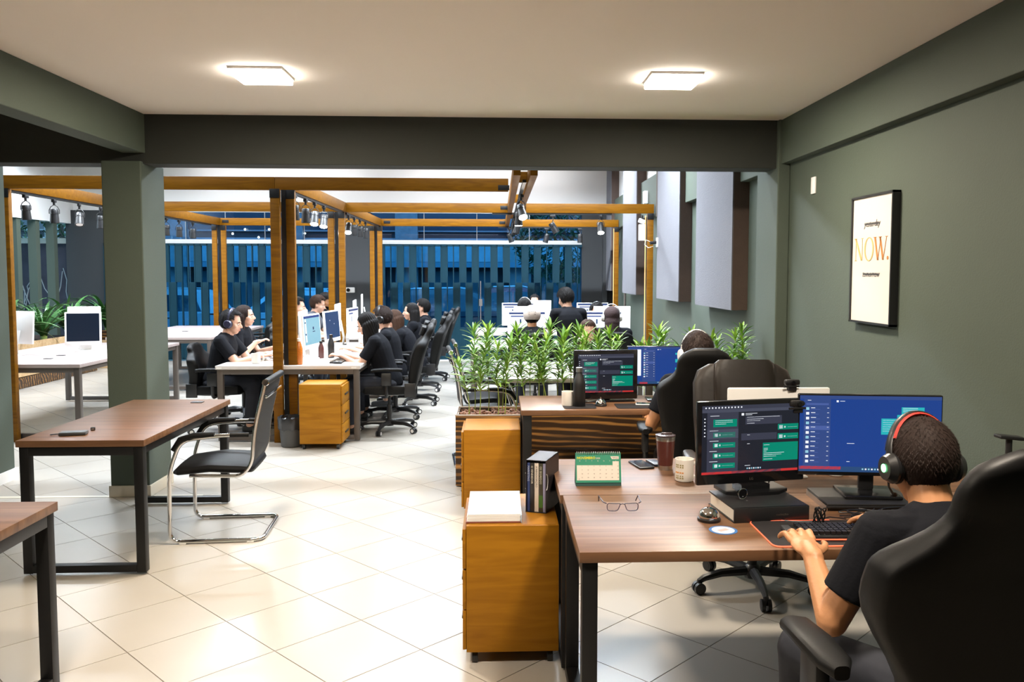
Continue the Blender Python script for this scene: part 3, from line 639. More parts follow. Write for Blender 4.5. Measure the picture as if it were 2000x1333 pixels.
def exec_chair(label, loc, rz):
    t = thing('executive_chair', label, 'chair', loc, rz)
    star_base(t, cast=M_BLK, ringm=M_BLK); X = (1, 0, 0); m = M_LEAB
    b = MB(); loft(b, [((0, y, z), w_, h_, X, (0, 0, 1), 0) for y, z, w_, h_ in ((.27, .47, .2, .02), (.23, .475, .25, .055), (0, .475, .265, .065), (-.18, .47, .26, .06), (-.24, .47, .22, .03))]); b.build('seat', m, t)
    R = rad(10); up = V((0, -sin(R), cos(R))); fo = V((0, cos(R), sin(R))); o = V((0, -.22, .46)); H = .7
    b = MB(); loft(b, [(o+up*H*u, hw, .055, X, fo, .01) for u, hw in ((0, .2), (.05, .245), (.3, .265), (.6, .275), (.85, .275), (.95, .25), (1, .19))], 24, 3.4); b.build('backrest', m, t)
    b = MB(); loft(b, [(o+up*H*u+fo*.04, hw, .035, X, fo, 0) for u, hw in ((.05, .12), (.08, .165), (.35, .165), (.55, .165), (.6, .15))], 20, 4); b.build('lumbar_panel', m, t)
    b = MB(); loft(b, [(o+up*H*u+fo*.05, hw, .04, X, fo, 0) for u, hw in ((.62, .15), (.65, .17), (.9, .17), (1.0, .165), (1.03, .14))], 20, 4); b.build('head_panel', m, t)
    for s in (-1, 1):
        MB().tube(fillet([(s*.24, .12, .43), (s*.33, .13, .45), (s*.33, .16, .62), (s*.33, -.1, .68), (s*.3, -.22, .62)], .1, 6), .024, 10, ry=.016).build('arm_loop', M_BLK, t)
        b = MB(); loft(b, [((s*.33, y, z), w_, .02, X, (0, 0, 1), 0) for y, z, w_ in ((.16, .66, .02), (.12, .685, .035), (0, .695, .038), (-.1, .695, .03))], 14); b.build('armrest', m, t)
    return t
visitor_chair('chrome cantilever chair with black mesh back beside the empty walnut desk', (-1.745, 5.37, 0), rad(94))
visitor_chair('cantilever chair with dark seat at the end of the pale desk, nearer of the pair', (-.12, 7.3, 0), rad(-84), group='cantilever chairs behind the planter')
visitor_chair('cantilever chair with dark seat at the end of the pale desk, farther of the pair', (-.12, 8.05, 0), rad(-84), group='cantilever chairs behind the planter')
exec_chair('dark leather executive chair with stitched panels between the two right desks', (1.34, 4.26, 0), rad(176))
gaming_chair('large black gaming chair in the right foreground holding the man in headphones', (1.125, 2.04, 0), rad(3), top=1.30, recline=11, wing=.335, arm=.72, headw=.20, pillow=False)
gaming_chair('black gaming chair at the planter desk under the man in white headphones', (1.25, 5.2, 0), rad(-6), top=1.22, recline=12)
rows = ['under the long-haired woman, nearest of the right row', 'second in the right row, behind the man with headband', 'third in the right row', 'fourth in the right row', 'last in the right row']
for (x, y, a), s_ in zip(((-1.14, 8.72, 96), (-1.18, 9.58, 92), (-1.05, 10.55, 90), (-1.1, 11.75, 92), (-1.06, 12.95, 88)), rows):
    gaming_chair('black gaming chair '+s_, (x, y, 0), rad(a), top=1.13, recline=17, group='gaming chairs along the right of the shared desk')
rows = ['under the man with headphones at the near post', 'under the long-haired woman in the left row', 'third in the left row', 'fourth in the left row', 'last in the left row']
for (x, y), s_ in zip(((-3.0, 8.75), (-3.02, 9.6), (-2.9, 11.45), (-2.88, 12.4), (-2.95, 13.4)), rows):
    gaming_chair('black office chair '+s_, (x+.12, y, 0), rad(-90), top=.93, recline=3, pillow=False, group='office chairs along the left of the shared desk')
gaming_chair('empty black office chair at the purple-brown desk', (-3.75, 13.1, 0), rad(90), top=1.0, group='empty office chairs')
for (x, y), s_ in zip(((.42, 9.5), (.62, 14.3), (1.32, 9.55), (.36, 11.95)), ('under the person in the white cap', 'under the woman facing us above the far monitors', 'under the person in the dark hood', 'under the person in white headphones')):
    gaming_chair('black gaming chair '+s_, (x, y, 0), rad(4), top=1.0, group='chairs at the desks behind the plants')
# ================================================================ people
def remesh(b, name, mt, vox, parent, smooth=2, fac=.5):
    me = b.mesh(name, mt, 0); o = bpy.data.objects.new(name, me); COL.objects.link(o)
    r = o.modifiers.new('r', 'REMESH'); r.mode = 'VOXEL'; r.voxel_size = vox; r.use_smooth_shade = True
    if smooth: s = o.modifiers.new('s', 'SMOOTH'); s.iterations = smooth; s.factor = fac
    dg = bpy.context.evaluated_depsgraph_get(); m2 = bpy.data.meshes.new_from_object(o.evaluated_get(dg))
    bpy.data.objects.remove(o); bpy.data.meshes.remove(me)
    m2.name = name; m2.materials.clear(); m2.materials.append(mt); m2.polygons.foreach_set('use_smooth', [True]*len(m2.polygons))
    return link(name, m2, parent)
def ik(S_, W_, a, c, hint):
    d = W_-S_; L = min(d.length, (a+c)*.995); dn = d.normalized(); W2 = S_+dn*L
    x = (a*a-c*c+L*L)/(2*L); h = sqrt(max(a*a-x*x, 0)); hv = V(hint); hv = (hv-dn*hv.dot(dn)).normalized()
    return S_+dn*x+hv*h, W2
SKIN = {'tan': (.43, .20, .09), 'light': (.56, .32, .22), 'brown': (.30, .15, .08)}
HAIRC = {'black': (.008, .007, .007), 'brown': (.035, .017, .010), 'dark': (.018, .011, .009)}
def strands(b, rr, n, L, w_):
    # short hairs lying along the scalp, away from the crown
    fs = [f for f in b.bm.faces]; b.bm.normal_update(); cr_ = V((0, -.05, .12)); out = []
    if not n: return
    wt = [f.calc_area() for f in fs]; pk = rr.choices(fs, wt, k=n)
    for f in pk:
        c = f.calc_center_median(); vs = f.verts; p = c.lerp(vs[rr.randrange(len(vs))].co, rr.random()*.9); nn = (p-V((0, -.01, .02))).normalized()
        if p.length < .06: continue
        d = (p-cr_); d = d-nn*d.dot(nn); d = d.normalized() if d.length > 1e-4 else V((1, 0, 0)); d = (d+nn*.22+V((rr.uniform(-.35, .35), rr.uniform(-.35, .35), rr.uniform(-.35, .35)))).normalized()
        s_ = nn.cross(d).normalized()*w_; l = L*rr.uniform(.6, 1.3); out.append((p-s_, p+s_, p+d*l))
    for a, c, e in out: b._f([b._v(a), b._v(c), b._v(e)])
def skinmat(k): return mat('skin_'+k, SKIN[k], .5, var=.05, scale=12, bump=.06, bscale=120)
def hairmat(k): return mat('hair_'+k, HAIRC[k], .65, var=.35, scale=40, bump=.15, bscale=260, spec=.12)
def hand(b, w_, f, n, s, curl=.5, k=1.0):
    # w_: wrist, f: forward, n: back-of-hand up, s: thumb side
    M0 = b.M; R = Matrix((s, f, n)).transposed().to_4x4(); R.translation = w_; b.M = M0 @ R @ Matrix.Scale(k, 4)
    b.ball((0, .045, 0), (.040, .055, .015), 12); b.ball((.0, .075, 0), (.041, .02, .012), 10); b.cap((0, -.02, 0), (0, .03, 0), .026, .026, 8)
    for x, L1, L2, L3, sp in ((.031, .040, .026, .018, .10), (.011, .044, .029, .019, .03), (-.010, .041, .027, .018, -.05), (-.030, .032, .021, .016, -.16)):
        p0 = V((x, .078, .002)); p = [p0]; a = -.1
        for L, da in ((L1, .25), (L2, .55), (L3, .4)):
            a += da*curl*2; p.append(p[-1]+V((sp*L, cos(a)*L, -sin(a)*L+(.25*L if L == L1 else 0))))
        for i in range(3): b.cap(p[i], p[i+1], .0095-.0008*i, .0087-.0008*i, 8)
    q = [V((.026, .018, -.004)), V((.052, .048, -.008)), V((.066, .078, -.012)), V((.068, .1, -.018))]
    for i in range(3): b.cap(q[i], q[i+1], .0125-.0015*i, .011-.0015*i, 8)
    b.M = M0
def person(label, loc, rz, lean=15, side=0, twist=0, hp=15, hy=0, hr=0, hl=None, hrt=None, ph=.545, stand=False, kn=None, ft=None, skin='light', hair='short', hc='black',
           shirt=None, vox=.0085, k=1.0, phones=None, cap=None, slim=1.0, curl=.5, elb=(-.5, .5), legs=True, beard=False, glasses=False, tcol=None, hlen=.3, band=None, fine=False, bare=False, hk=1.0):
    t = thing('person', label, 'person', loc, rz)
    t.scale = (k, k, k)
    Rl = Euler((-rad(lean), rad(side), rad(twist)), 'XYZ').to_matrix()
    T = Rl @ V((0, 0, 1)); X = Rl @ V((1, 0, 0)); Yf = Rl @ V((0, 1, 0)); P = V((0, 0, ph))
    sw = .172*slim
    nb = P+T*.50+V((0, .01, 0)); sh = {s: P+T*.445+X*s*sw for s in (-1, 1)}
    hm = Euler((-rad(hp), rad(hr), rad(hy+twist)), 'XYZ').to_matrix()
    hc_ = nb+V((0, .012, .012))+T*.028+(hm @ V((0, .012, .088)))
    HM = hm.to_4x4(); HM.translation = hc_
    sm = skinmat(skin); b = MB()
    RM = Rl.to_4x4()
    def torso(b, g):
        b.M = RM.copy(); b.M.translation = P
        prof = ((-.09, .10, .08), (-.05, .155, .11), (.02, .165, .118), (.10, .152, .110), (.18, .145, .106), (.27, .155, .112), (.35, .168, .116), (.41, .165, .108), (.455, .135, .09), (.49, .085, .068), (.52, .05, .05))
        R0 = [b.ring((0, .006*sin(z*6), z), (0, 0, 1), rx*slim+g, 22, (0, 1, 0), ry+g) for z, rx, ry in prof]
        for i in range(len(R0)-1): b.bridge(R0[i], R0[i+1])
        b._f(R0[0][::-1]); b._f(R0[-1])
        b.M = Matrix.Identity(4)
        b.cap(sh[-1]-X*.0, sh[1], .056+g, .056+g, 12); b.cap(sh[-1]*.6+P*.0+(P+T*.45)*.4, nb-T*.0, .05+g, .045+g*.6, 10); b.cap(sh[1]*.6+(P+T*.45)*.4, nb, .05+g, .045+g*.6, 10)
        pass
    torso(b, 0)
    b.cap(nb-T*.03, hc_+hm @ V((0, -.02, -.05)), .062*slim, .054*slim, 14)
    # head
    b.M = HM
    b.ball((0, -.012, .03), (.075, .095, .09), 24); b.ball((0, .022, -.022), (.062, .070, .084), 20); b.ball((0, .040, -.078), (.040, .042, .030), 16)
    b.cap((0, .086, .012), (0, .108, -.022), .009, .012, 8); b.cap((-.012, .097, -.028), (.012, .097, -.028), .008, .008, 6)
    b.cap((-.035, .076, .022), (.035, .076, .022), .011, .011, 8); b.cap((-.018, .084, -.058), (.018, .084, -.058), .0085, .0085, 8)
    for s in (-1, 1):
        b.ball((s*.05, .045, -.02), (.02, .035, .028), 10); b.ball((s*.079, -.006, -.006), (.010, .020, .032), 10)
    b.M = Matrix.Identity(4)
    # arms
    tg = {-1: hl, 1: hrt}; J = {}
    for s in (-1, 1):
        tt = V(tg[s]) if tg[s] is not None else P+V((s*.13, .42, .05))
        el, wr = ik(sh[s], tt, .28, .245, (s*elb[1 if s > 0 else 0]*s if False else s*.45, -.25, -1))
        J[s] = (el, wr)
        b.cap(sh[s], el, .05*slim, .041*slim, 12); b.cap(el, wr, .042*slim, .027*slim, 12)
        d = (wr-el).normalized(); f = V((d.x*.6, d.y, d.z*.25)).normalized() if not stand else d
        n = V((0, 0, 1)); n = (n-f*n.dot(f)).normalized(); sd = f.cross(n)*(-1 if s > 0 else 1)
        hand(b, wr, f, n, sd, curl, (.95 if slim < 1 else 1.02)*hk)
    # legs
    LG = {}
    for i, s in enumerate((-1, 1)):
        if stand: kk = V((s*.1, .03, ph*.52)); ff = V((s*.12, -.02, .075))
        else:
            kk = V(kn[i]) if kn else V((s*.13, .42, .52)); ff = V(ft[i]) if ft else V((s*.14, .38, .08))
        hip = P+V((s*.095, 0, -.02)); LG[s] = (hip, kk, ff)
        b.cap(hip, kk, .085*slim, .06*slim, 14); b.cap(kk, ff, .056*slim, .038, 12); b.cap(ff+V((0, -.03, -.03)), ff+V((s*.02, .14, -.045)), .034, .026, 10)
    body = remesh(b, 'body', sm, vox, t)
    # shirt
    shm = shirt if shirt else M_CLOTH
    b = MB(); torso(b, .013)
    for s in (-1, 1):
        el, wr = J[s]; e2 = sh[s].lerp(el, .70 if not bare else .2)
        b.cap(sh[s], sh[s].lerp(el, .3), .066*slim, .064*slim, 14); b.cyl(sh[s].lerp(el, .1), e2, .064*slim, .064*slim, 16)
    remesh(b, 'shirt', shm, vox, t)
    if legs:
        b = MB(); b.ball(P, (.172*slim, .128, .115), 18)
        for s in (-1, 1):
            hip, kk, ff = LG[s]; b.cap(hip, kk, .098*slim, .074*slim, 14); b.cap(kk, kk.lerp(ff, .3), .074*slim, .066, 12); b.cyl(kk, ff.lerp(kk, .06), .07*slim, .056, 14)
        remesh(b, 'trousers', mat(*tcol) if tcol else mat('dark_denim', (.010, .012, .02), .85, var=.15), max(vox, .01), t)
        for s in (-1, 1):
            hip, kk, ff = LG[s]; b = MB(); b.cap(ff+V((0, -.04, -.032)), ff+V((s*.02, .15, -.045)), .043, .034, 12); b.box(ff+V((s*.01, .055, -.068)), (.085, .27, .02), (0, 0, 0), .008); b.build('shoe', M_BLK, t)
    # face details
    def hp_(o_): o_.matrix_local = HM; return o_
    b = MB()
    for s in (-1, 1): b.ball((s*.030, .077, .004), (.013, .010, .008), 10)
    ey = hp_(b.build('eyes', mat('eye_white', (.7, .68, .65), .3), t))
    b = MB()
    for s in (-1, 1): b.ball((s*.030, .0845, .003), (.006, .004, .006), 8)
    hp_(b.build('irises', mat('iris_dark', (.02, .012, .008), .2), t))
    b = MB()
    for s in (-1, 1): b.tube([(s*.014, .0885, .022), (s*.03, .088, .028), (s*.048, .076, .022)], [.0035, .0045, .002], 6)
    hp_(b.build('eyebrows', hairmat(hc), t))
    hp_(MB().ball((0, .089, -.053), (.022, .007, .0045), 10).ball((0, .088, -.061), (.019, .008, .005), 10).build('lips', mat('lips_'+skin, (SKIN[skin][0]*.85, SKIN[skin][1]*.6, SKIN[skin][2]*.65), .4), t))
    # hair
    hmt = hairmat(hc)
    if hair in ('short', 'buzz'):
        b = MB(); g = .012 if hair == 'short' and not cap else .004
        b.ball((0, -.014, .032), (.077+g, .097+g, .092+g*1.2), 36)
        dl = [v for v in b.bm.verts if (v.co.y > .045 and v.co.z < .088) or (v.co.z < .02 and v.co.y > -.015) or (v.co.z < -.055) or (v.co.y > .015 and v.co.z < .045)]
        bmesh.ops.delete(b.bm, geom=dl, context='VERTS')
        bmesh.ops.solidify(b.bm, geom=b.bm.faces[:], thickness=-.014)
        rr = random.Random(len(label))
        for v in b.bm.verts: v.co *= 1+.018*sin(v.co.x*90)*cos(v.co.y*70+v.co.z*60)*(1 if hair == 'short' else .2)
        strands(b, rr, (9000 if vox < .006 else 2600) if not cap else 0, .02 if hair == 'short' else .009, .0011 if vox < .006 else .002)
        hp_(b.build('hair', hmt, t))
    elif hair in ('long', 'veil', 'tied'):
        b = MB(); b.M = HM
        b.ball((0, -.020, .032), (.088, .101, .100), 22); b.ball((0, -.05, -.03), (.075, .065, .08), 14)
        b.M = Matrix.Identity(4)
        rr = random.Random(len(label)+3)
        if hair != 'tied':
            for i in range(13):
                a = rad(-200+220*i/12) if True else 0
                p = HM @ V((.078*cos(a), -.035+.062*sin(a), .0))
                if hair == 'veil': p = HM @ V((.084*cos(a), -.02+.078*sin(a), .0))
                L = hlen*(.85+.3*rr.random()); q = p+V((rr.uniform(-.01, .01), rr.uniform(-.01, .01), -L*.5)); e = q+V((rr.uniform(-.015, .015), rr.uniform(-.01, .02), -L*.5))
                b.cap(p, q, .03, .03, 8); b.cap(q, e, .03, .011, 8)
        else: b.M = HM; b.ball((0, -.12, .03), (.035, .035, .035), 12); b.M = Matrix.Identity(4)
        h_ = remesh(b, 'hair', hmt, max(vox, .008), t, 1)
        # open the face: the hair is cut back where the face shows
        bm = bmesh.new(); bm.from_mesh(h_.data); HI = HM.inverted(); zt = .078
        dl = [v for v in bm.verts if (lambda c: c.y > .052 and c.z < zt and abs(c.x) < .066 and c.z > -.16)(HI @ v.co)]
        bmesh.ops.delete(bm, geom=dl, context='VERTS')
        for v in bm.verts: c = HI @ v.co; v.co += v.normal*.0035*sin(atan2(c.x, c.y+.02)*26+c.z*9)
        bm.to_mesh(h_.data); bm.free()
    elif hair == 'hood':
        b = MB(); b.M = HM; b.ball((0, -.02, .03), (.095, .11, .105), 22); b.ball((0, -.05, -.06), (.09, .085, .1), 16); b.M = Matrix.Identity(4)
        b.cap(HM @ V((0, -.05, -.08)), P+T*.36, .085, .10, 14)
        remesh(b, 'hood', mat('maroon_knit', (.03, .014, .014), .9, var=.2, scale=20, bump=.4), .009, t, 2)
    if beard:
        b = MB(); b.ball((0, .03, -.07), (.055, .068, .05), 20); bmesh.ops.delete(b.bm, geom=[v for v in b.bm.verts if v.co.z > -.055 or (abs(v.co.x) < .02 and v.co.y > .07 and v.co.z > -.07)], context='VERTS'); hp_(b.build('beard', hmt, t))
    if phones:
        pm = mat('phone_'+phones, {'black': (.01, .01, .011), 'white': (.75, .74, .72), 'navy': (.02, .02, .05)}[phones], .35)
        bd = MB(); pts = [(.1*cos(a), -.012, .018+.138*sin(a)) for a in [pi*i/20 for i in range(21)]]
        bd.tube(pts, .006, 8, up=(0, 1, 0), ry=.016)
        o_ = hp_(bd.build('headphones', pm, t))
        if band:
            MB().tube([(p[0]*.95, p[1]-.004, .018+(p[2]-.018)*.95) for p in pts[3:-3]], .007, 8, up=(0, 1, 0), ry=.02).build('band_padding', mat('red_pad', (.45, .02, .012), .6), o_)
        for s in (-1, 1):
            c = MB(); c.cyl((s*.082, -.008, -.004), (s*.098, -.008, -.004), .044, .046, 20).cyl((s*.098, -.008, -.004), (s*.118, -.008, -.004), .046, .034, 20); c.build('ear_cup', pm, o_)
            MB().cyl((s*.08, -.008, -.004), (s*.088, -.008, -.004), .047, n=20).build('ear_cushion', M_LEA, o_)
            MB().tube([(s*.098, -.012, .02), (s*.112, -.012, 0), (s*.112, -.012, -.02)], .005, 6).build('yoke', M_BLK, o_)
        if band:
            MB().lathe([(.012, 0), (.012, .002)], n=14).build('glow_badge', emis('green_led', (.2, 1, .35), 6), o_).matrix_local = Matrix.Translation((-.119, -.008, -.004)) @ Euler((0, -pi/2, 0)).to_matrix().to_4x4()
            MB().tube([(-.105, .0, -.03), (-.085, .04, -.055), (-.05, .085, -.075)], .0035, 6).ball((-.045, .09, -.077), (.012, .008, .008), 10).build('microphone', M_BLK, o_)
    if cap:
        b = MB(); b.ball((0, -.014, .037), (.096, .116, .105), 32); bmesh.ops.delete(b.bm, geom=[v for v in b.bm.verts if v.co.z < -.002 and not (v.co.y < 0 and v.co.z > -.03)], context='VERTS'); bmesh.ops.solidify(b.bm, geom=b.bm.faces[:], thickness=-.006)
        b.prism([(.08*cos(a), .06+.11*sin(a)) for a in [pi*i/12 for i in range(13)]], .015, .022)
        o_ = hp_(b.build('cap', mat('cream_cotton', (.40, .34, .30), .85, var=.05, bump=.2), t))
        text('NUNCA', .026, M_BLK, o_, (0, -.131, .052), (pi/2+.1, 0, 0), 'cap_lettering'); text('SEI NADA', .02, M_BLK, o_, (0, -.1315, .03), (pi/2, 0, 0), 'cap_lettering')
    if glasses:
        b = MB()
        for s in (-1, 1): b.tube([(s*.031+.019*cos(a), .094, .003+.014*sin(a)) for a in [2*pi*i/14 for i in range(14)]], .0018, 5, closed=True); b.tube([(s*.05, .092, .006), (s*.078, .0, .006)], .0018, 5)
        b.tube([(-.012, .094, .006), (.012, .094, .006)], .0018, 5); hp_(b.build('glasses', M_BLK, t))
    return t
R_ = rad
# foreground man
person('man in the foreground seen from behind, black headphones with red padding, typing', (1.265, 2.06, 0), R_(6), lean=27, hp=18, hy=-2, ph=.535, skin='tan', hair='buzz', hc='dark', vox=.0055,
       hl=(-.26, .44, .80), hrt=(.12, .58, .80), phones='black', band=1, hk=1.15, kn=[(-.30, .40, .52), (.2, .44, .52)], ft=[(-.26, .50, .09), (.2, .4, .09)], slim=1.06, curl=.42)
# man at the planter desk
person('man in white headphones seen from behind, at the desk before the planter', (1.25, 5.12, 0), R_(-4), lean=4, hp=8, hy=8, ph=.52, skin='tan', hair='short', hc='dark', vox=.008,
       hl=(-.27, .28, .70), hrt=(.1, .42, .80), phones='white', slim=1.02)
# left row, facing right
L_ = R_(-90)
person('young man in dark headphones at the near left end of the shared desk', (-2.94, 8.78, 0), L_, lean=14, hp=10, hy=-2, hl=(-.12, .50, .80), hrt=(.12, .5, .80), phones='navy', skin='light', hair='short', hc='black', vox=.0075, ph=.52)
person('woman with long dark wavy hair raising her hand beside the man in headphones', (-2.98, 9.55, 0), L_, lean=10, hp=0, hl=(-.05, .42, .80), hrt=(.13, .28, .88), skin='light', hair='long', hc='dark', vox=.008, ph=.54, slim=.92, hlen=.34)
person('young man partly behind the timber posts, dark hair, looking right', (-2.8, 11.35, 0), L_, lean=8, hp=2, hl=(-.1, .42, .79), hrt=(.1, .42, .79), skin='light', hair='short', hc='black', vox=.0095, ph=.56)
person('man with short faded brown hair in a grey T-shirt looking down', (-2.8, 12.3, 0), L_, lean=13, hp=16, hl=(-.1, .46, .79), hrt=(.1, .46, .79), skin='light', hair='short', hc='brown', vox=.0095, ph=.575, shirt=mat('grey_cotton', (.06, .065, .08), .85))
person('bearded man in glasses behind the man in the grey T-shirt', (-2.85, 13.3, 0), L_, lean=10, hp=10, hl=(-.1, .44, .79), hrt=(.1, .44, .79), skin='tan', hair='short', hc='black', vox=.0105, ph=.58, beard=True, glasses=True)
# right row, facing left
Rr = R_(90)
person('woman with long black hair over her face typing at the near desk end', (-1.12, 8.66, 0), Rr, lean=18, hp=26, hl=(-.05, .48, .80), hrt=(.1, .50, .80), skin='light', hair='veil', hc='black', vox=.0075, ph=.53, slim=.95, hlen=.38)
person('man with a dark headband looking at his screen in the right row', (-1.16, 9.5, 0), R_(88), lean=12, hp=12, hy=-6, hl=(-.1, .48, .80), hrt=(.1, .48, .80), skin='light', hair='short', hc='dark', vox=.008, ph=.52, phones='black')
person('person with long dark brown hair bending low, third in the right row', (-1.0, 10.45, 0), R_(86), lean=26, hp=22, hl=(-.1, .42, .80), hrt=(.1, .42, .80), skin='light', hair='long', hc='brown', vox=.0095, ph=.50, slim=.92, hlen=.3)
person('woman with straight black hair in profile, fourth in the right row', (-1.1, 11.6, 0), R_(90), lean=8, hp=2, hy=8, hl=(-.1, .44, .80), hrt=(.1, .44, .80), skin='light', hair='long', hc='black', vox=.0095, ph=.49, slim=.92, hlen=.32)
person('dark-haired person at the far end of the right row', (-1.06, 12.75, 0), R_(90), lean=6, hp=5, hl=(-.1, .44, .80), hrt=(.1, .44, .80), skin='light', hair='short', hc='black', vox=.0105, ph=.49)
# behind the plants
person('man standing with his back to us in a black T-shirt behind the plants', (.82, 9.35, 0), R_(14), lean=13, hp=24, hy=14, hl=(-.26, .30, .80), hrt=(.22, .3, .8), stand=True, ph=.84, skin='light', hair='short', hc='black', vox=.009, k=.94, slim=.98)
person('person in a cream cap worn backwards-facing us, seated behind the plants', (.385, 9.5, 0), R_(-2), lean=8, hp=4, hl=(-.1, .44, .80), hrt=(.1, .44, .80), skin='tan', hair='short', hc='black', cap=1, vox=.0095, ph=.52)
person('dark-haired person in white headphones at the second row of monitors', (.36, 11.95, 0), R_(-10), lean=10, hp=4, hl=(-.1, .4, .80), hrt=(.1, .4, .80), skin='light', hair='short', hc='black', phones='white', vox=.0105, ph=.53)
person('woman facing us, only forehead and eyes above the far monitors', (.62, 14.15, 0), R_(176), lean=10, hp=4, hl=(-.1, .42, .80), hrt=(.1, .42, .80), skin='light', hair='long', hc='black', vox=.0105, ph=.55)
person('person in black headphones facing us over a monitor at right', (1.36, 11.7, 0), R_(184), lean=10, hp=12, hl=(-.1, .42, .80), hrt=(.1, .42, .80), skin='tan', hair='short', hc='black', phones='black', vox=.0105, ph=.49)
person('person in a maroon hood seen from behind near the right timber post', (1.31, 9.5, 0), R_(0), lean=6, hp=4, hl=(-.1, .44, .80), hrt=(.1, .44, .80), skin='tan', hair='hood', hc='black', phones='white', vox=.0105, ph=.52)
person('woman with brown hair leaning her chin on her hand behind the plants', (1.02, 8.72, 0), R_(150), lean=20, hp=12, hy=30, hl=(-.22, .38, .79), hrt=(.04, .24, 1.0), skin='light', hair='long', hc='brown', vox=.0095, ph=.46, slim=.92)
# ================================================================ screens and computers
E_ = {}
def em(k):
    C_ = dict(dark=((.012, .014, .022), 1), dark2=((.035, .038, .06), 1), head=((.055, .06, .09), 1), green=((.0, .20, .13), 1), green2=((.25, .42, .42), 1), white=((.75, .78, .85), 1), red=((.5, .03, .03), 1),
              blue=((.012, .045, .22), 1), blue2=((.03, .06, .2), 1), blue3=((.06, .10, .30), 1), teal=((.02, .38, .42), 1), page=((.80, .86, .92), 1.1), slate=((.02, .06, .16), 1), sky=((.25, .5, .62), 1), black=((.004, .004, .005), .3), navy=((.008, .02, .05), .6))
    c, s = C_[k]
    if k not in E_:
        E_[k] = mat('screen_'+k, tuple(q*.02 for q in c), .25, var=.02); p = E_[k].node_tree.nodes['Principled BSDF']
        p.inputs['Emission Color'].default_value = (*c, 1); p.inputs['Emission Strength'].default_value = s
    return E_[k]
def screen(parent, w, h, rects, y=0, cz=0, name='screen'):
    # rects: (x0,z0,x1,z1,key) in 0..1 of the screen, z from the top
    keys = []; b = MB(); idx = []
    for i, (x0, z0, x1, z1, k) in enumerate(rects):
        if k not in keys: keys.append(k)
        d = y-.0002*min(i, 3)-(.0001 if i > 8 else 0)
        X0, X1, Z0, Z1 = (x0-.5)*w, (x1-.5)*w, cz+(.5-z0)*h, cz+(.5-z1)*h
        b.quad((X0, d, Z1), (X1, d, Z1), (X1, d, Z0), (X0, d, Z0)); idx.append(keys.index(k))
    me = bpy.data.meshes.new(name); b.bm.to_mesh(me); b.bm.free()
    for k in keys: me.materials.append(em(k))
    me.polygons.foreach_set('material_index', idx)
    return link(name, me, parent)
RS = random.Random(5)
def lines(x0, z0, n, w, dz, k='white', t=.006):
    return [(x0, z0+i*dz, x0+w*(1 if i < n-1 else .6)*RS.uniform(.8, 1), z0+i*dz+t, k) for i in range(n)]
def chat_dark():
    r = [(0, 0, 1, 1, 'dark'), (0, 0, 1, .055, 'dark2'), (0, .055, 1, .10, 'head'), (.05, .10, .36, 1, 'dark2'), (0, .965, 1, 1, 'red'), (.3, .965, .8, 1, 'dark2')]
    for i in range(12): r.append((.03+i*.032, .02, .043+i*.032, .04, 'white'))
    r += lines(.08, .145, 1, .16, .02)
    r += [(.11, .20, .345, .31, 'green')]+lines(.13, .215, 3, .18, .025)
    for i in range(4):
        z = .36+i*.15
        if i == 0: r.append((.05, z-.015, .36, z+.12, 'head'))
        r += lines(.075, z, 1, .15, .02)
        r += [(.11, z+.03, .33, z+.105, 'green'), (.125, z+.045, .155, z+.09, 'white'), (.17, z+.055, .185, z+.08, 'white'), (.2, z+.065, .31, z+.07, 'green2')]
    r += [(.39, .12, .415, .155, 'white')]+lines(.43, .125, 2, .12, .02)
    r += [(.43, .17, .80, .29, 'dark2')]+lines(.445, .18, 2, .34, .03)+lines(.445, .235, 1, .25, .02)+lines(.445, .27, 1, .15, .02)
    for z in (.30, .44): r += [(.76, z, .985, z+.085, 'green'), (.775, z+.02, .81, z+.07, 'white'), (.825, z+.035, .84, z+.06, 'white'), (.86, z+.045, .96, z+.052, 'green2')]
    r += [(.39, .42, .75, .52, 'dark2')]+lines(.45, .44, 1, .05, .02)+lines(.45, .57, 1, .05, .02)
    r += [(.61, .57, .985, .84, 'green')]+lines(.62, .60, 1, .12, .02)+lines(.62, .65, 3, .05, .022)+lines(.62, .72, 3, .22, .025)+lines(.62, .81, 1, .18, .02)
    r += lines(.43, .89, 1, .1, .02)
    for i in range(7): r.append((.45+i*.022, .925, .463+i*.022, .945, 'white' if i % 2 else 'sky'))
    for i in range(6): r.append((.02, .18+i*.05, .033, .195+i*.05, 'white'))
    return r
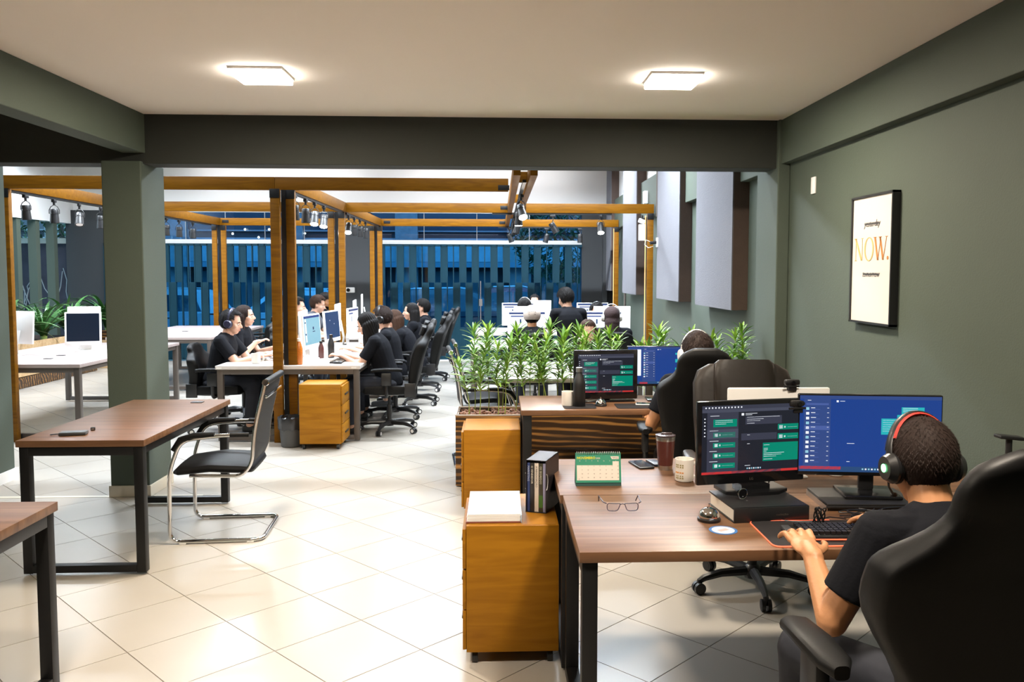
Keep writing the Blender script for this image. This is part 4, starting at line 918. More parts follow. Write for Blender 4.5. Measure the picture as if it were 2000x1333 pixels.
def chat_blue(n=12, page=False):
    r = [(0, 0, 1, 1, 'blue'), (0, 0, 1, .045, 'blue2'), (.03 if not page else .22, .045, .22 if not page else .42, .93, 'blue2'), (0, .93, 1, 1, 'slate')]
    if page: r += [(.01, .07, .2, .78, 'page'), (.02, .955, .12, 1, 'red'), (.18, .955, .3, 1, 'red')]
    else: r += [(0, .93, .3, .97, 'red')]
    x = .045 if not page else .24
    r += lines(x+.01, .06, 1, .05, .02)+[(x, .10, x+.16, .125, 'blue3')]
    for i in range(n):
        z = .155+i*.063
        if i == 4: r.append((x-.01, z-.01, x+.17, z+.045, 'blue3'))
        r += [(x, z, x+.022, z+.035, 'white' if i % 3 else 'sky')]+lines(x+.035, z+.003, 1, .06, .02, 'white', .008)+lines(x+.035, z+.024, 1, .11, .02, 'blue3', .006)+[(x+.15, z+.004, x+.163, z+.01, 'white')]
    if page:
        for i, z in enumerate((.16, .24, .33, .44, .56, .66, .76)): r += [(.72+.03*(i % 2), z, .98, z+.05+.02*(i % 3), 'teal')]
    else:
        r += [(.72, .14, .88, .24, 'teal')]+lines(.73, .15, 3, .12, .022)+[(.69, .24, .88, .30, 'teal'), (.58, .29, .88, .50, 'teal')]+lines(.59, .31, 6, .22, .028)
        r += lines(.34, .62, 1, .11, .02)+lines(.34, .86, 1, .04, .02)
    r += [(.26 if not page else .45, .06, .275 if not page else .465, .085, 'white')]+lines(.285 if not page else .475, .067, 1, .06, .02)
    for i in range(8): r.append((.45+i*.022, .95, .462+i*.022, .97, 'white' if i % 2 else 'sky'))
    return r
def monitor(label, loc, rz, w, h, rects, bez=.022, chin=.03, stand=.12, base=(.24, .18), tilt=0, neck=.03, group=None, logo=None, arms=None, tag_='monitor', octa=False):
    t = thing('monitor', label, 'monitor', loc, rz, group)
    z0 = stand; H = h+bez+chin; W = w+2*bez
    p = MB().b2((-W/2, -.012, z0), (W/2, .012, z0+H), .006).b2((-W*.32, .01, z0+.04), (W*.32, .04, z0+H-.06), .012).build('case', M_BLKG, t)
    if tilt: p.rotation_euler = (rad(tilt), 0, 0)
    screen(p, w, h, rects, -.0125, z0+chin+h/2)
    if logo: text(logo, .014, M_GREYMET, p, (0, -.0128, z0+chin*.3), (pi/2, 0, 0), 'logo')
    MB().b2((-neck, .012, .012), (neck, .035, z0+.12), .008).build('neck', M_BLK, t)
    b = MB()
    if octa: b.prism([(-.13, -.06), (-.07, -.10), (.07, -.10), (.13, -.06), (.13, .05), (.08, .09), (-.08, .09), (-.13, .05)], 0, .012); b.prism([(-.06, -.05), (.06, -.05), (.05, .05), (-.05, .05)], .012, .03)
    else: b.box((0, 0, .007), (base[0], base[1], .014), None, .005)
    b.build('foot', M_BLKG, t)
    return t
BK = .75
# riser box under the left foreground monitor
t = thing('riser_box', 'large black book-like box under the left foreground monitor, white page side', 'box', (1.0, 3.12, BK), rad(-36))
MB().b2((-.13, -.12, 0), (.135, .135, .006), .001).build('back_cover', M_BLK, t); MB().b2((-.13, -.12, .064), (.135, .135, .072), .001).build('front_cover', mat('satin_black', (.012, .012, .013), .45), t)
MB().b2((-.125, -.115, .006), (.125, .13, .064)).build('pages', mat('cream_pages', (.72, .66, .58), .8), t); MB().b2((-.128, -.122, .0), (.135, -.112, .072), .001).build('spine', M_BLK, t)
text('coleção', .014, M_GREYMET, t, (.04, -.1225, .03), (pi/2, 0, 0), 'spine_text')
t.rotation_euler = (0, 0, rad(6)); t.location = (.985, 3.085, BK); t.scale = (1.1, 1, .76)
monitor('black monitor showing a dark chat window with green bubbles, foreground left', (.995, 3.22, BK+.055), rad(10.5), .425, .27, chat_dark(), bez=.018, chin=.042, stand=.028, octa=True, logo='LG', neck=.022)
t = thing('riser_laptop', 'closed dark laptop under the wide foreground monitor', 'laptop', (1.44, 3.2, BK), rad(-3))
MB().b2((-.18, -.125, .012), (.18, .125, .022), .003).build('base', M_BLK, t); MB().b2((-.178, -.123, .022), (.178, .123, .03), .003).build('lid', mat('satin_black', (.012, .012, .013)), t); MB().b2((-.181, -.12, .0), (-.175, .12, .022)).build('silver_edge', M_STEEL, t); MB().b2((-.17, -.115, 0), (.17, .115, .012)).build('keyboard_deck', M_BLK, t)
monitor('wide slim monitor with a blue chat window, foreground right, partly behind the man', (1.47, 3.22, BK+.03), rad(-7), .545, .305, chat_blue(), bez=.006, chin=.016, stand=.075, base=(.22, .18))
monitor('thick-framed monitor with dark chat window at the planter desk', (.755, 5.82, BK), rad(6), .40, .27, chat_dark(), bez=.03, chin=.05, stand=.02, base=(.42, .05), neck=.04)
monitor('slim monitor with blue chat window and white page, behind the seated man', (1.16, 5.9, BK), rad(-2), .47, .265, chat_blue(11, True), bez=.006, chin=.018, stand=.10, base=(.2, .16))
def imac(label, loc, rz, rects, tilt=0, group='white all-in-one computers', w=.45, h=.29, lift=.11):
    t = thing('all_in_one_computer', label, 'computer', loc, rz, group); t.rotation_euler = (0, 0, rz)
    p = MB().b2((-w/2-.02, -.012, lift), (w/2+.02, .012, lift+h+.06), .008).build('case', M_WP, t); p.rotation_euler = (rad(tilt), 0, 0)
    screen(p, w, h, rects, -.0125, lift+.045+h/2)
    MB().tube([(0, .03, lift+.15), (0, .07, .10), (0, .06, .008)], [.012, .012, .012], 8, up=(1, 0, 0), ry=.07).build('stand_arm', M_WP, t)
    MB().box((0, .03, .005), (.2, .18, .01), None, .004).build('foot', M_WP, t)
    return t
doc = [(0, 0, 1, 1, 'sky'), (0, 0, 1, .08, 'blue'), (.05, .1, .14, .9, 'page'), (.52, .4, .6, .5, 'slate'), (.5, .55, .66, .58, 'slate'), (.05, .2, .12, .25, 'slate'), (.05, .6, .12, .66, 'slate')]
slate = [(0, 0, 1, 1, 'blue2'), (.3, .3, .34, .33, 'white'), (.6, .45, .64, .48, 'white'), (0, .95, 1, 1, 'slate')]
slate[0] = (0, 0, 1, 1, 'slate'); offs = [(0, 0, 1, 1, 'navy')]
page = [(0, 0, 1, 1, 'page'), (0, 0, 1, .08, 'blue2'), (.05, .15, .45, .2, 'blue3'), (.3, .3, .34, .5, 'slate')]
imac('all-in-one screen with a pale document facing the long-haired woman', (-1.95, 8.88, BK), rad(83), doc, -4, w=.48, h=.30)
imac('all-in-one screen with a plain dark blue page, second in the row', (-1.90, 9.7, BK), rad(83), slate, -4, w=.48, h=.30)
imac('all-in-one screen seen almost edge-on, third in the row', (-1.82, 10.5, BK), rad(86), page, w=.48, h=.30)
imac('all-in-one seen from its white back in front of the man with headphones', (-2.14, 9.25, BK), rad(-86), offs, w=.48, h=.30, lift=.13)
imac('all-in-one seen from its white back, second on the left side', (-2.0, 10.5, BK), rad(-86), offs, w=.45, h=.30, lift=.16)
imac('all-in-one seen from its white back at the second shared desk', (-2.08, 12.2, BK), rad(-84), offs, lift=.16)
imac('tallest all-in-one seen from its white back at the second shared desk', (-2.12, 13.1, BK), rad(-82), offs, lift=.22)
imac('all-in-one at the far left desk with its dark screen toward us', (-4.75, 9.75, BK), rad(14), offs, -4, w=.34, h=.32, lift=.07)
imac('all-in-one at the far left seen from its white back beside the timber post', (-5.25, 9.35, BK), rad(160), offs, 4, w=.36, h=.30, lift=.12)
imac('all-in-one behind the dark-screened one at the far left desk', (-5.15, 10.6, BK), rad(190), offs, 4, w=.34, h=.3, lift=.12)
imac('all-in-one with an open page, facing the person in the cream cap', (.36, 10.45, BK), rad(2), page, lift=.08)
imac('all-in-one behind the cream cap, turned to the far side', (.45, 10.95, BK), rad(182), offs, lift=.12)
imac('all-in-one on the right, lit page, before the person in the hood', (1.32, 10.45, BK), rad(0), page, lift=.08)
imac('all-in-one back to us at right in the middle row', (1.5, 10.95, BK), rad(180), offs, lift=.12)
imac('all-in-one in the farthest row, left', (.3, 12.75, BK), rad(0), page, lift=.1)
imac('all-in-one in the farthest row with its back to us', (.6, 13.3, BK), rad(180), offs, lift=.12)
imac('all-in-one in the farthest row, right', (1.45, 12.8, BK), rad(0), page, lift=.1)
imac('pale all-in-one with its back to us behind the foreground monitors', (1.275, 3.72, BK), rad(180), offs, w=.43, h=.30, lift=.03)
def webcam(label, loc, rz, arm=True):
    t = thing('webcam', label, 'webcam', loc, rz)
    MB().box((0, 0, .018), (.075, .025, .028), None, .010).build('body', M_BLK, t); MB().cyl((-.0, -.013, .018), (0, -.018, .018), .009, n=14).build('lens', M_BLKG, t); MB().b2((-.02, -.01, -.02), (.02, .014, .006), .002).b2((-.045, -.014, -.004), (.03, -.008, .004), .001).build('clip', M_BLK, t)
webcam('black webcam clipped on the corner of the left foreground monitor', (1.19, 3.245, 1.125), rad(12))
webcam('black webcam on top of the pale all-in-one behind the monitors', (1.33, 3.705, 1.148), rad(8))
# calendar
def calendar():
    t = thing('desk_calendar', 'green standing desk calendar open at November on the second walnut desk', 'calendar', (.428, 3.50, BK), rad(-1))
    W, Hh = .195, .135; G = mat('calendar_green', (.03, .26, .16), .6, var=.03); D = mat('calendar_base', (.012, .06, .055), .6); PA = mat('calendar_paper', (.78, .70, .62), .7)
    a = atan(.035/Hh)
    MB().prism([(-.0, 0), (.075, 0), (.0375, Hh)], -W/2, W/2, lambda y, z, x: (x, y, z)).build('stand', D, t, 0)
    p = MB().b2((-W/2, -.003, .014), (W/2, -.001, Hh+.006)).build('page', G, t, 0); p.rotation_euler = (-rad(15.2), 0, 0)
    k = W/1310
    def R(x0, y0, x1, y1, m, n, d=.0035): return MB().b2(((x0-810)*k, -d, Hh-(y1-160)*k*1.0), ((x1-810)*k, -.003, Hh-(y0-160)*k)).build(n, m, p, 0)
    s = Hh/1050
    def zz(y): return Hh+.004-(y-160)*s*1.0
    def Q(x0, y0, x1, y1, m, n): return MB().b2(((x0-810)*k, -.0036, zz(y1)), ((x1-810)*k, -.003, zz(y0))).build(n, m, p, 0)
    Q(190, 560, 1405, 1055, PA, 'grid'); Q(1225, 430, 1405, 561, PA, 'grid_corner')
    MB().prism([((1165-810)*k, zz(268)), ((1405-810)*k, zz(268)), ((1405-810)*k, zz(360)), ((1205-810)*k, zz(360))], -.0036, -.003, lambda x, z, y: (x, y, z)).build('logo_tab', PA, p, 0)
    text('T9Mídia', .0085, M_BLK, p, ((1300-810)*k, -.0038, zz(340)), (pi/2, 0, 0), 'logo_text')
    text('NOVEMBRO', .0145, mat('calendar_yellow', (.62, .60, .02), .6), p, ((195-810)*k, -.0034, zz(355)), (pi/2, 0, 0), 'month', 'LEFT', bold=.0004)
    text('2025', .0095, PA, p, ((740-810)*k, -.0034, zz(355)), (pi/2, 0, 0), 'year', 'LEFT')
    d = 2
    for i, c in enumerate('DSTQQSS'): text(c, .006, PA, p, ((280+i*173-810)*k, -.0034, zz(430)), (pi/2, 0, 0), 'weekday')
    text('1', .006, M_INK_(), p, ((1380-810)*k, -.0038, zz(480)), (pi/2, 0, 0), 'day')
    for r in range(4):
        for c in range(7): text(str(2+r*7+c), .0062, M_INK_(), p, ((340+c*173-810)*k, -.0038, zz(605+r*125)), (pi/2, 0, 0), 'day')
    text('30', .0062, M_INK_(), p, ((250-810)*k, -.0038, zz(1030)), (pi/2, 0, 0), 'day')
    b = MB()
    for i in range(24): x = (-.5+(i+.8)/24.6)*W; b.tube([(x, -.003+.006*cos(q), Hh+.004+.006*sin(q)) for q in [2*pi*j/8 for j in range(8)]], .0012, 5, closed=True)
    o = b.build('spiral_binding', M_STEEL, p); o['kind'] = 'stuff'
    p.location = (0, 0, 0); 
def M_INK_(): return mat('black_ink', (.03, .03, .035), .7)
calendar()
# glasses on the desk
def specs():
    t = thing('eyeglasses', 'dark-framed eyeglasses lying open on the foreground desk', 'glasses', (.472, 3.12, BK), rad(0))
    m = mat('dark_purple_frame', (.03, .02, .045), .3)
    b = MB()
    for s in (-1, 1):
        pts = fillet([(s*.008, -.012, .033), (s*.06, -.015, .036), (s*.058, -.012, .006), (s*.018, -.01, .004), (s*.008, -.012, .033)], .012, 4); b.tube(pts, .0018, 6)
    b.tube([(-.009, -.012, .03), (0, -.013, .033), (.009, -.012, .03)], .002, 6); b.build('frame', m, t)
    for s in (-1, 1): MB().tube([(s*.062, -.013, .035), (s*.072, .0, .036), (s*.078, .10, .034), (s*.074, .13, .005)], .0022, 6).build('temple', m, t)
    for s in (-1, 1): MB().prism([(s*(.034+.023*cos(q)), .020+.014*sin(q)) for q in [2*pi*i/12 for i in range(12)]], -.0125, -.0118, lambda x, z, y: (x, y, z)).build('lens', glass('lens_glass', (.95, .95, .97), .06), t, 0)
specs()
def desk_bell(label, loc):
    t = thing('call_bell', label, 'bell', loc); MB().lathe([(.042, 0), (.043, .010), (.038, .013)], n=24).build('base', M_BLK, t)
    MB().lathe([(.038, .014), (.038, .02), (.034, .034), (.022, .045), (.008, .05), (.0, .051)], n=24, cap=False).build('dome', M_CHR, t); MB().cyl((0, 0, .05), (0, 0, .062), .004).build('button', M_CHR, t)
desk_bell('chrome call bell beside the black riser box on the foreground desk', (.775, 2.99, BK)); desk_bell('chrome call bell below the thick-framed monitor on the planter desk', (.70, 5.64, BK))
t = thing('round_sticker', 'round blue and white sticker on the foreground desk edge', 'sticker', (.795, 2.87, BK)); MB().cyl((0, 0, 0), (0, 0, .0012), .05, n=32).build('disc', mat('sticker_blue', (.05, .16, .42), .4), t, 0)
MB().cyl((0, 0, .0012), (0, 0, .0016), .04, n=28).build('white_ring', mat('sticker_white', (.75, .78, .82), .4), t, 0); MB().box((0, 0, .0018), (.04, .02, .0006), (0, 0, .5)).build('emblem', mat('sticker_pink', (.75, .4, .4), .5), t, 0)
# mouse mat with glowing rim, keyboard, hub, cables
def mousemat(label, x0, y0, x1, y1, glow=True):
    t = thing('mouse_mat', label, 'mouse mat', (x0, y0, BK)); W, D = x1-x0, y1-y0; r = .03
    c = fillet([(W/2, 0, 0), (W, 0, 0), (W, D, 0), (0, D, 0), (0, 0, 0), (W/2, 0, 0)], r, 4)
    MB().prism([(p.x, p.y) for p in c[:-1]], 0, .004).build('pad', mat('mat_cloth', (.02, .018, .019), .8, spec=.2), t, 0)
    if glow: MB().tube(fillet([(.3, D, .003), (0, D, .003), (0, 0, .003), (W, 0, .003)], r, 5), .0022, 6).build('glow_rim', emis('red_rim', (1, .12, .05), 1.6), t)
mousemat('black mouse mat with a glowing red rim on the foreground desk', .915, 2.68, 1.75, 2.965)
mousemat('thin dark mat under the mug and bottle on the planter desk', .44, 5.52, .66, 5.74, False); mousemat('dark mat beside the bell on the planter desk', .80, 5.52, 1.25, 5.72, False)
def keyboard(label, loc, rz, w=.44, d=.135, m=None, red=False, fine=True, group=None):
    t = thing('keyboard', label, 'keyboard', loc, rz, group); m = m or M_BLK
    MB().b2((-w/2, -d/2, 0), (w/2, d/2, .016), .004).build('base', m, t)
    me = MB().box((0, 0, .006), (.0155, .0155, .011), None, 0).mesh('key', m, 0)
    for r in range(5):
        if not fine: break
        for c in range(int((w-.03)/.0195)):
            link('key', me, t, (-w/2+.024+c*.0195, -d/2+.024+r*.0215, .017))
    if not fine:
        for r in range(4): MB().b2((-w/2+.012, -d/2+.012+r*.027, .016), (w/2-.012, -d/2+.034+r*.027, .020)).build('key_row', mat('key_grey', (.25, .25, .26), .5) if m is M_WP else m, t, 0)
    if red:
        MB().b2((-w/2+.01, -d/2-.002, .004), (w/2-.01, -d/2, .008)).build('light_bar', emis('red_rim', (1, .12, .05), 1.6), t, 0); MB().box((-w/2-.01, 0, .010), (.03, d*.95, .014), None, .005).build('wing', mat('dark_grey_plastic', (.06, .06, .065), .35), t)
keyboard('black gaming keyboard with red lights under the foreground man\'s hand', (1.24, 2.79, BK+.004), rad(-2), red=True)
b = MB(); t = thing('cable_bundle', 'coiled black cable standing up behind the foreground keyboard', 'cable', (1.16, 2.92, BK))
for i in range(5): b.tube([(.018*cos(q+i)*(.5+.2*i), .012*sin(q*1.0+i)*.8, .034+.030*sin(q)) for q in [2*pi*j/14 for j in range(14)]], .0025, 5, closed=True)
b.build('coils', M_BLK, t); MB().tube([(0, 0, .01), (-.06, .03, .004), (-.16, .06, .004)], .0022, 5).tube([(0, 0, .02), (.05, .03, .02), (.12, .05, .006)], .0022, 5).build('lead', M_BLK, t)
t = thing('cable_tangle', 'tangle of black cables in front of the closed laptop', 'cable', (1.42, 3.0, BK)); b = MB(); rc = random.Random(3)
for i in range(9):
    p = [V((rc.uniform(-.16, .16), rc.uniform(-.06, .06), rc.uniform(.004, .03))) for _ in range(5)]; b.tube(fillet(p, .06, 4), .0025, 5)
o_ = b.build('cables', M_BLK, t); MB().box((-.05, .0, .012), (.022, .012, .01), (0, 0, .4), .002).build('connector', M_STEEL, t)
t = thing('lens_cap', 'small round dark mirror leaning on the riser box edge', 'mirror', (.925, 3.07, BK+.055), rad(20)); MB().cyl((0, .004, .02), (0, .012, .022), .02, n=20).build('disc', M_BLKG, t); MB().tube([(.02*cos(q), .003, .021+.02*sin(q)) for q in [2*pi*i/20 for i in range(20)]], .0018, 6, closed=True).build('rim', M_CHR, t)
t = thing('cable_pile', 'white plugs and thin cables behind the monitor foot', 'cable', (1.08, 3.33, BK+.0)); b = MB()
for i in range(5): b.tube([(i*.012, .0, .004), (.02+i*.01, .05, .03), (.06, .02+.01*i, .05), (.02, -.02, .08)], .0022, 5)
b.build('cables', M_BLK, t); MB().box((.02, -.02, .008), (.05, .02, .015), None, .003).build('plug', M_WP, t)
# mugs, tumblers, bottles
def mug(label, loc, r=.04, h=.095, m=None, rz=0, deco=False):
    t = thing('mug', label, 'mug', loc, rz); m = m or mat('ceramic_white', (.74, .71, .66), .25, var=.02)
    MB().lathe([(r*.8, 0), (r*.95, .003), (r, .012), (r, h), (r*.93, h), (r*.9, .012), (.001, .010)], n=28, cap=False).build('cup', m, t)
    MB().tube([(r*.97, 0, h*.82), (r*1.45, 0, h*.8), (r*1.7, 0, h*.5), (r*1.4, 0, h*.22), (r*.97, 0, h*.2)], .005, 8, ry=.008).build('handle', m, t)
    if deco:
        g = mat('mug_print', (.28, .24, .1), .5); o = mat('mug_orange', (.6, .25, .06), .5)
        for z, w_, mm in ((.075, .012, g), (.066, .012, g), (.042, .014, o), (.018, .013, g), (.027, .009, g)):
            for q in (-2.5, -2.25, -1.95, -1.7): MB().box((r*1.004*cos(q), r*1.004*sin(q), z), (.001, w_*.55, .006), (0, 0, q)).build('printed_motif', mm, t, 0)
mug('white mug with small printed motifs beside the red tumbler', (.815, 3.58, BK), .041, .098, deco=True, rz=rad(-15))
mug('plain pale mug beside the black bottle on the planter desk', (.475, 5.66, BK), .042, .10, rz=rad(-20))
mug('plain white mug near the man in headphones at the shared desk', (-2.42, 8.42, BK), .045, .10, rz=rad(10))
mug('white cup behind the wide foreground monitor, left of two', (1.52, 3.66, BK), .04, .08); mug('white cup behind the wide foreground monitor, right of two', (1.61, 3.70, BK), .04, .08)
def tumbler(label, loc):
    t = thing('tumbler', label, 'tumbler', loc); m = mat('wine_enamel', (.075, .018, .016), .3, coat=.3)
    MB().lathe([(.034, .02), (.044, .135)], n=28, cap=False).build('body', m, t); MB().lathe([(.033, 0), (.0335, .02), (.034, .021)], n=28).build('steel_base', M_STEEL, t)
    MB().lathe([(.044, .135), (.0455, .152), (.043, .158)], n=28).build('steel_rim', M_STEEL, t); MB().lathe([(.046, .155), (.046, .161), (.03, .164)], n=28).b2((-.02, -.008, .163), (.03, .008, .171), .003).build('lid', mat('lid_smoke', (.06, .04, .04), .2), t)
tumbler('dark red steel tumbler with lid behind the white mug', (.775, 3.8, BK))
def bottle(label, loc, m, cap, r=.035, h=.26, deco=None, cat_='bottle', low=None):
    t = thing('water_bottle', label, cat_, loc)
    MB().lathe([(r*.9, 0), (r, .006), (r, h*.55), (r*.97, h*.62), (r*.7, h*.76), (r*.48, h*.84), (r*.45, h*.88)], n=24).build('body', m, t)
    MB().lathe([(r*.55, h*.88), (r*.55, h*.99), (r*.4, h)], n=20).build('cap', cap, t)
    if deco: 
        b = MB(); rb = random.Random(9)
        for i in range(26): q = rb.uniform(0, 6.28); z = rb.uniform(.02, h*.55); b.box((r*1.003*cos(q), r*1.003*sin(q), z), (.001, .008, .008), (rb.uniform(0, 1), 0, q))
        o = b.build('print_flecks', deco, t, 0); o['kind'] = 'stuff'
bottle('matte black steel bottle with silver cap on the planter desk', (.55, 5.62, BK), M_BLK, M_STEEL, .042, .27)
bottle('glittery orange bottle with pale cap at the near edge of the shared desk', (-1.965, 8.3, BK), mat('amber_glitter', (.45, .13, .015), .25, var=.5, scale=120), M_WP, .036, .26)
bottle('black bottle between the first two screens of the shared desk', (-1.78, 8.95, BK), M_BLK, M_BLK, .034, .25)
bottle('dark wine-coloured bottle behind the first screen of the shared desk', (-1.88, 8.92, BK), mat('wine_enamel', (.075, .018, .016)), M_BLK, .03, .18)
bottle('white bottle with orange and red print behind the second screen', (-1.62, 10.0, BK), mat('ceramic_white', (.74, .71, .66)), M_STEEL, .045, .24, mat('print_orange', (.7, .15, .04), .5))
bottle('small bottle with black cap at the left end of the middle row desk', (-.13, 10.6, BK), M_BLK, M_WP, .03, .22)
# phones, notebook, papers, box of books
def phone(label, loc, rz, case=None):
    t = thing('smartphone', label, 'phone', loc, rz); MB().box((0, 0, .005), (.075, .15, .009), None, .004).build('case', case or M_BLK, t); MB().box((0, 0, .0098), (.066, .14, .0008)).build('glass_front', mat('phone_glass', (.01, .03, .06), .05), t, 0)
phone('dark smartphone lying beside the red tumbler', (.675, 3.87, BK), rad(12)); phone('smartphone in pale case with a cable on the planter desk', (1.02, 5.66, BK+.004), rad(80), M_WP)
t = thing('card_wallet', 'small dark blue folded wallet between phone and tumbler', 'wallet', (.745, 3.9, BK), rad(12)); MB().box((0, 0, .006), (.05, .11, .011), None, .003).build('cover', mat('navy_leather', (.01, .02, .04), .35), t); MB().tube([(-.024, -.05, .012), (-.024, .05, .012)], .001, 4).build('stitching', M_STEEL, t)
t = thing('charging_cable', 'pale cable coiled over the phone on the planter desk', 'cable', (1.08, 5.66, BK+.012)); MB().tube(fillet([(0, 0, .002), (.06, .03, .006), (.12, -.02, .004), (.05, -.03, .01), (.14, .04, .004), (.2, 0, .002)], .03, 4), .002, 5).build('cord', M_WP, t)
t = thing('battery_pack', 'grey portable battery with a short black strap on the empty walnut desk', 'power bank', (-2.37, 4.72, BK), rad(-78)); MB().box((0, 0, .011), (.065, .14, .02), None, .007).build('case', mat('graphite', (.05, .055, .06), .4), t)
MB().tube(fillet([(0, -.07, .01), (.01, -.12, .008), (-.03, -.11, .004), (-.02, -.07, .006)], .02, 4), .003, 6).build('strap', M_BLK, t)
t = thing('usb_dongle', 'tiny black dongle standing behind the battery pack', 'dongle', (-2.33, 4.86, BK), rad(20)); MB().b2((-.012, -.01, 0), (.012, .01, .018), .003).build('body', M_BLK, t); MB().b2((-.007, -.02, .006), (.007, -.01, .012)).build('plug', M_STEEL, t)
PZ = .601
t = thing('paper_stack', 'thick stack of white papers in a folder on the foreground drawer unit', 'papers', (-.02, 3.67, PZ), rad(0))
MB().b2((-.118, -.195, 0), (.118, .2, .006), .001).build('folder', mat('rust_cover', (.22, .06, .04), .6), t)
for i in range(6): MB().box((.001*(i % 3), .001*(i % 2), .009+i*.005), (.226, .385-.002*i, .0046), (0, 0, .004*(i % 3-1))).build('sheet_block', mat('paper_white', (.8, .79, .78), .85, var=.01), t, 0)
MB().b2((.114, -.195, 0), (.119, .2, .034)).build('plastic_sleeve', mat('pale_blue_sleeve', (.4, .5, .62), .25), t)
t = thing('book_slipcase', 'dark slipcase box holding five thin books on the foreground drawer unit', 'slipcase', (.165, 3.62, PZ), rad(-20))
W, D, Hh = .095, .20, .235
MB().b2((-W/2, 0, 0), (-W/2+.003, D, Hh)).build('side_panel', mat('slip_black', (.02, .015, .017), .45), t); MB().b2((W/2-.003, 0, 0), (W/2, D, Hh)).build('side_panel', mat('slip_black', (.02, .015, .017)), t)
MB().b2((-W/2, 0, Hh-.003), (W/2, D, Hh)).build('top_panel', mat('slip_black', (.02, .015, .017)), t); MB().b2((-W/2, D-.003, 0), (W/2, D, Hh)).build('back_panel', M_BLK, t); MB().b2((-W/2, 0, 0), (W/2, D, .002)).build('base_panel', M_BLK, t)
for s in (-1, 1): MB().tube([(s*(W/2+.001), -.0, .15+.022*cos(q)) if False else (s*(W/2+.0008), .022*sin(q), .14+.035*cos(q)) for q in [pi*i/12 for i in range(13)]], .0014, 5).build('thumb_notch', M_WP, t)
books = [('thin navy book at the left of the slipcase', (.03, .05, .16), .012, 'MARKETING', (.5, .55, .7)), ('dark book titled O VENDEDOR DINAMO in the slipcase', (.02, .018, .018), .019, 'O VENDEDOR', (.65, .6, .5)), ('cream book in the middle of the slipcase', (.62, .54, .46), .019, 'A NEGOCIAÇÃO', (.1, .09, .08)),
         ('dark brown and green book in the slipcase', (.04, .035, .02), .018, 'OS SEGREDOS', (.55, .52, .4)), ('thin lilac book at the right of the slipcase', (.28, .27, .40), .013, '', None)]
x = -W/2+.005; M0 = Matrix.Translation((.165, 3.62, PZ)) @ Matrix.Rotation(rad(-20), 4, 'Z')
for i, (lb, c, w_, tx, tcx) in enumerate(books):
    t = thing('book', lb.replace(' titled O VENDEDOR DINAMO', ' with bold pale title'), 'book', M0 @ V((x+w_/2, .008, .0025)), rad(-20), 'books in the slipcase')
    MB().b2((-w_/2, 0, 0), (w_/2, .004, .218), .001).build('spine', mat('spine_%d' % i, c, .45), t); MB().b2((-w_/2, .003, 0), (-w_/2+.0015, .17, .218)).build('cover', mat('spine_%d' % i, c), t); MB().b2((w_/2-.0015, .003, 0), (w_/2, .17, .218)).build('cover', mat('spine_%d' % i, c), t)
    MB().b2((-w_/2+.0015, .004, .002), (w_/2-.0015, .168, .216)).build('pages', mat('cream_pages', (.72, .66, .58)), t, 0)
    if i == 3: MB().b2((-w_/2, -.0006, .02), (w_/2, .0, .075)).build('green_band', mat('green_band', (.05, .12, .02), .5), t, 0)
    if tx: text(tx, .0125, mat('spine_ink_%d' % i, tcx, .5), t, (-.0045, -.0008, .205), (pi/2, pi/2, 0), 'title', 'LEFT')
    x += w_+.0012
# keyboards, mice and clutter on the shared desks
for i, (x, y, r_, lb) in enumerate(((-1.62, 8.55, 88, 'black keyboard under the long-haired woman\'s hands'), (-1.6, 9.5, 90, 'pale keyboard of the man with the headband'), (-2.45, 8.85, -90, 'pale keyboard of the man in headphones'), (-2.47, 9.7, -90, 'pale keyboard of the woman in the left row'),
                        (-1.6, 10.5, 90, 'pale keyboard third in the right row'), (.4, 10.28, 0, 'pale keyboard before the page screen behind plants'), (1.32, 10.28, 0, 'pale keyboard before the hooded person'), (-1.6, 11.95, 90, 'pale keyboard at the near end of the second shared desk'), (-2.4, 12.2, -90, 'pale keyboard in front of the man in the grey T-shirt'))):
    keyboard(lb, (x, y, BK), rad(r_), .36, .12, M_BLK if i == 0 else M_WP, fine=False, group='keyboards on the back desks')
def mouse(label, loc, rz, m): t = thing('computer_mouse', label, 'mouse', loc, rz, 'computer mice'); MB().ball((0, 0, .012), (.03, .052, .018), 14).build('shell', m, t); MB().b2((-.002, .01, .026), (.002, .035, .031)).build('wheel', M_BLK, t)
mouse('black mouse beside the long-haired woman\'s keyboard', (-1.6, 8.36, BK), rad(80), M_BLK); mouse('white mouse by the second screen', (-1.62, 9.25, BK), rad(80), M_WP)
t = thing('network_hub', 'black hub with a tangle of cables behind the near timber post', 'device', (-2.2, 8.85, BK)); MB().box((0, 0, .02), (.16, .1, .035), None, .005).build('case', M_BLK, t); b = MB(); rc = random.Random(8)
for i in range(10): b.tube(fillet([(rc.uniform(-.12, .15), rc.uniform(-.1, .15), rc.uniform(.004, .1)) for _ in range(5)], .05, 3), .003, 5)
o = b.build('cables', M_BLK, t); o['kind'] = 'stuff'
t = thing('notebook', 'open notebook on the pale desk behind the plants', 'notebook', (.72, 7.95, BK), rad(5)); MB().b2((-.2, -.1, 0), (-.002, .12, .008)).build('left_pages', mat('paper_white', (.8, .79, .78)), t, 0); MB().b2((.002, -.1, 0), (.2, .12, .008)).build('right_pages', mat('paper_white', (.8, .79, .78)), t, 0); MB().tube([(0, -.1, .008), (0, .12, .008)], .004, 6).build('spiral', M_STEEL, t)
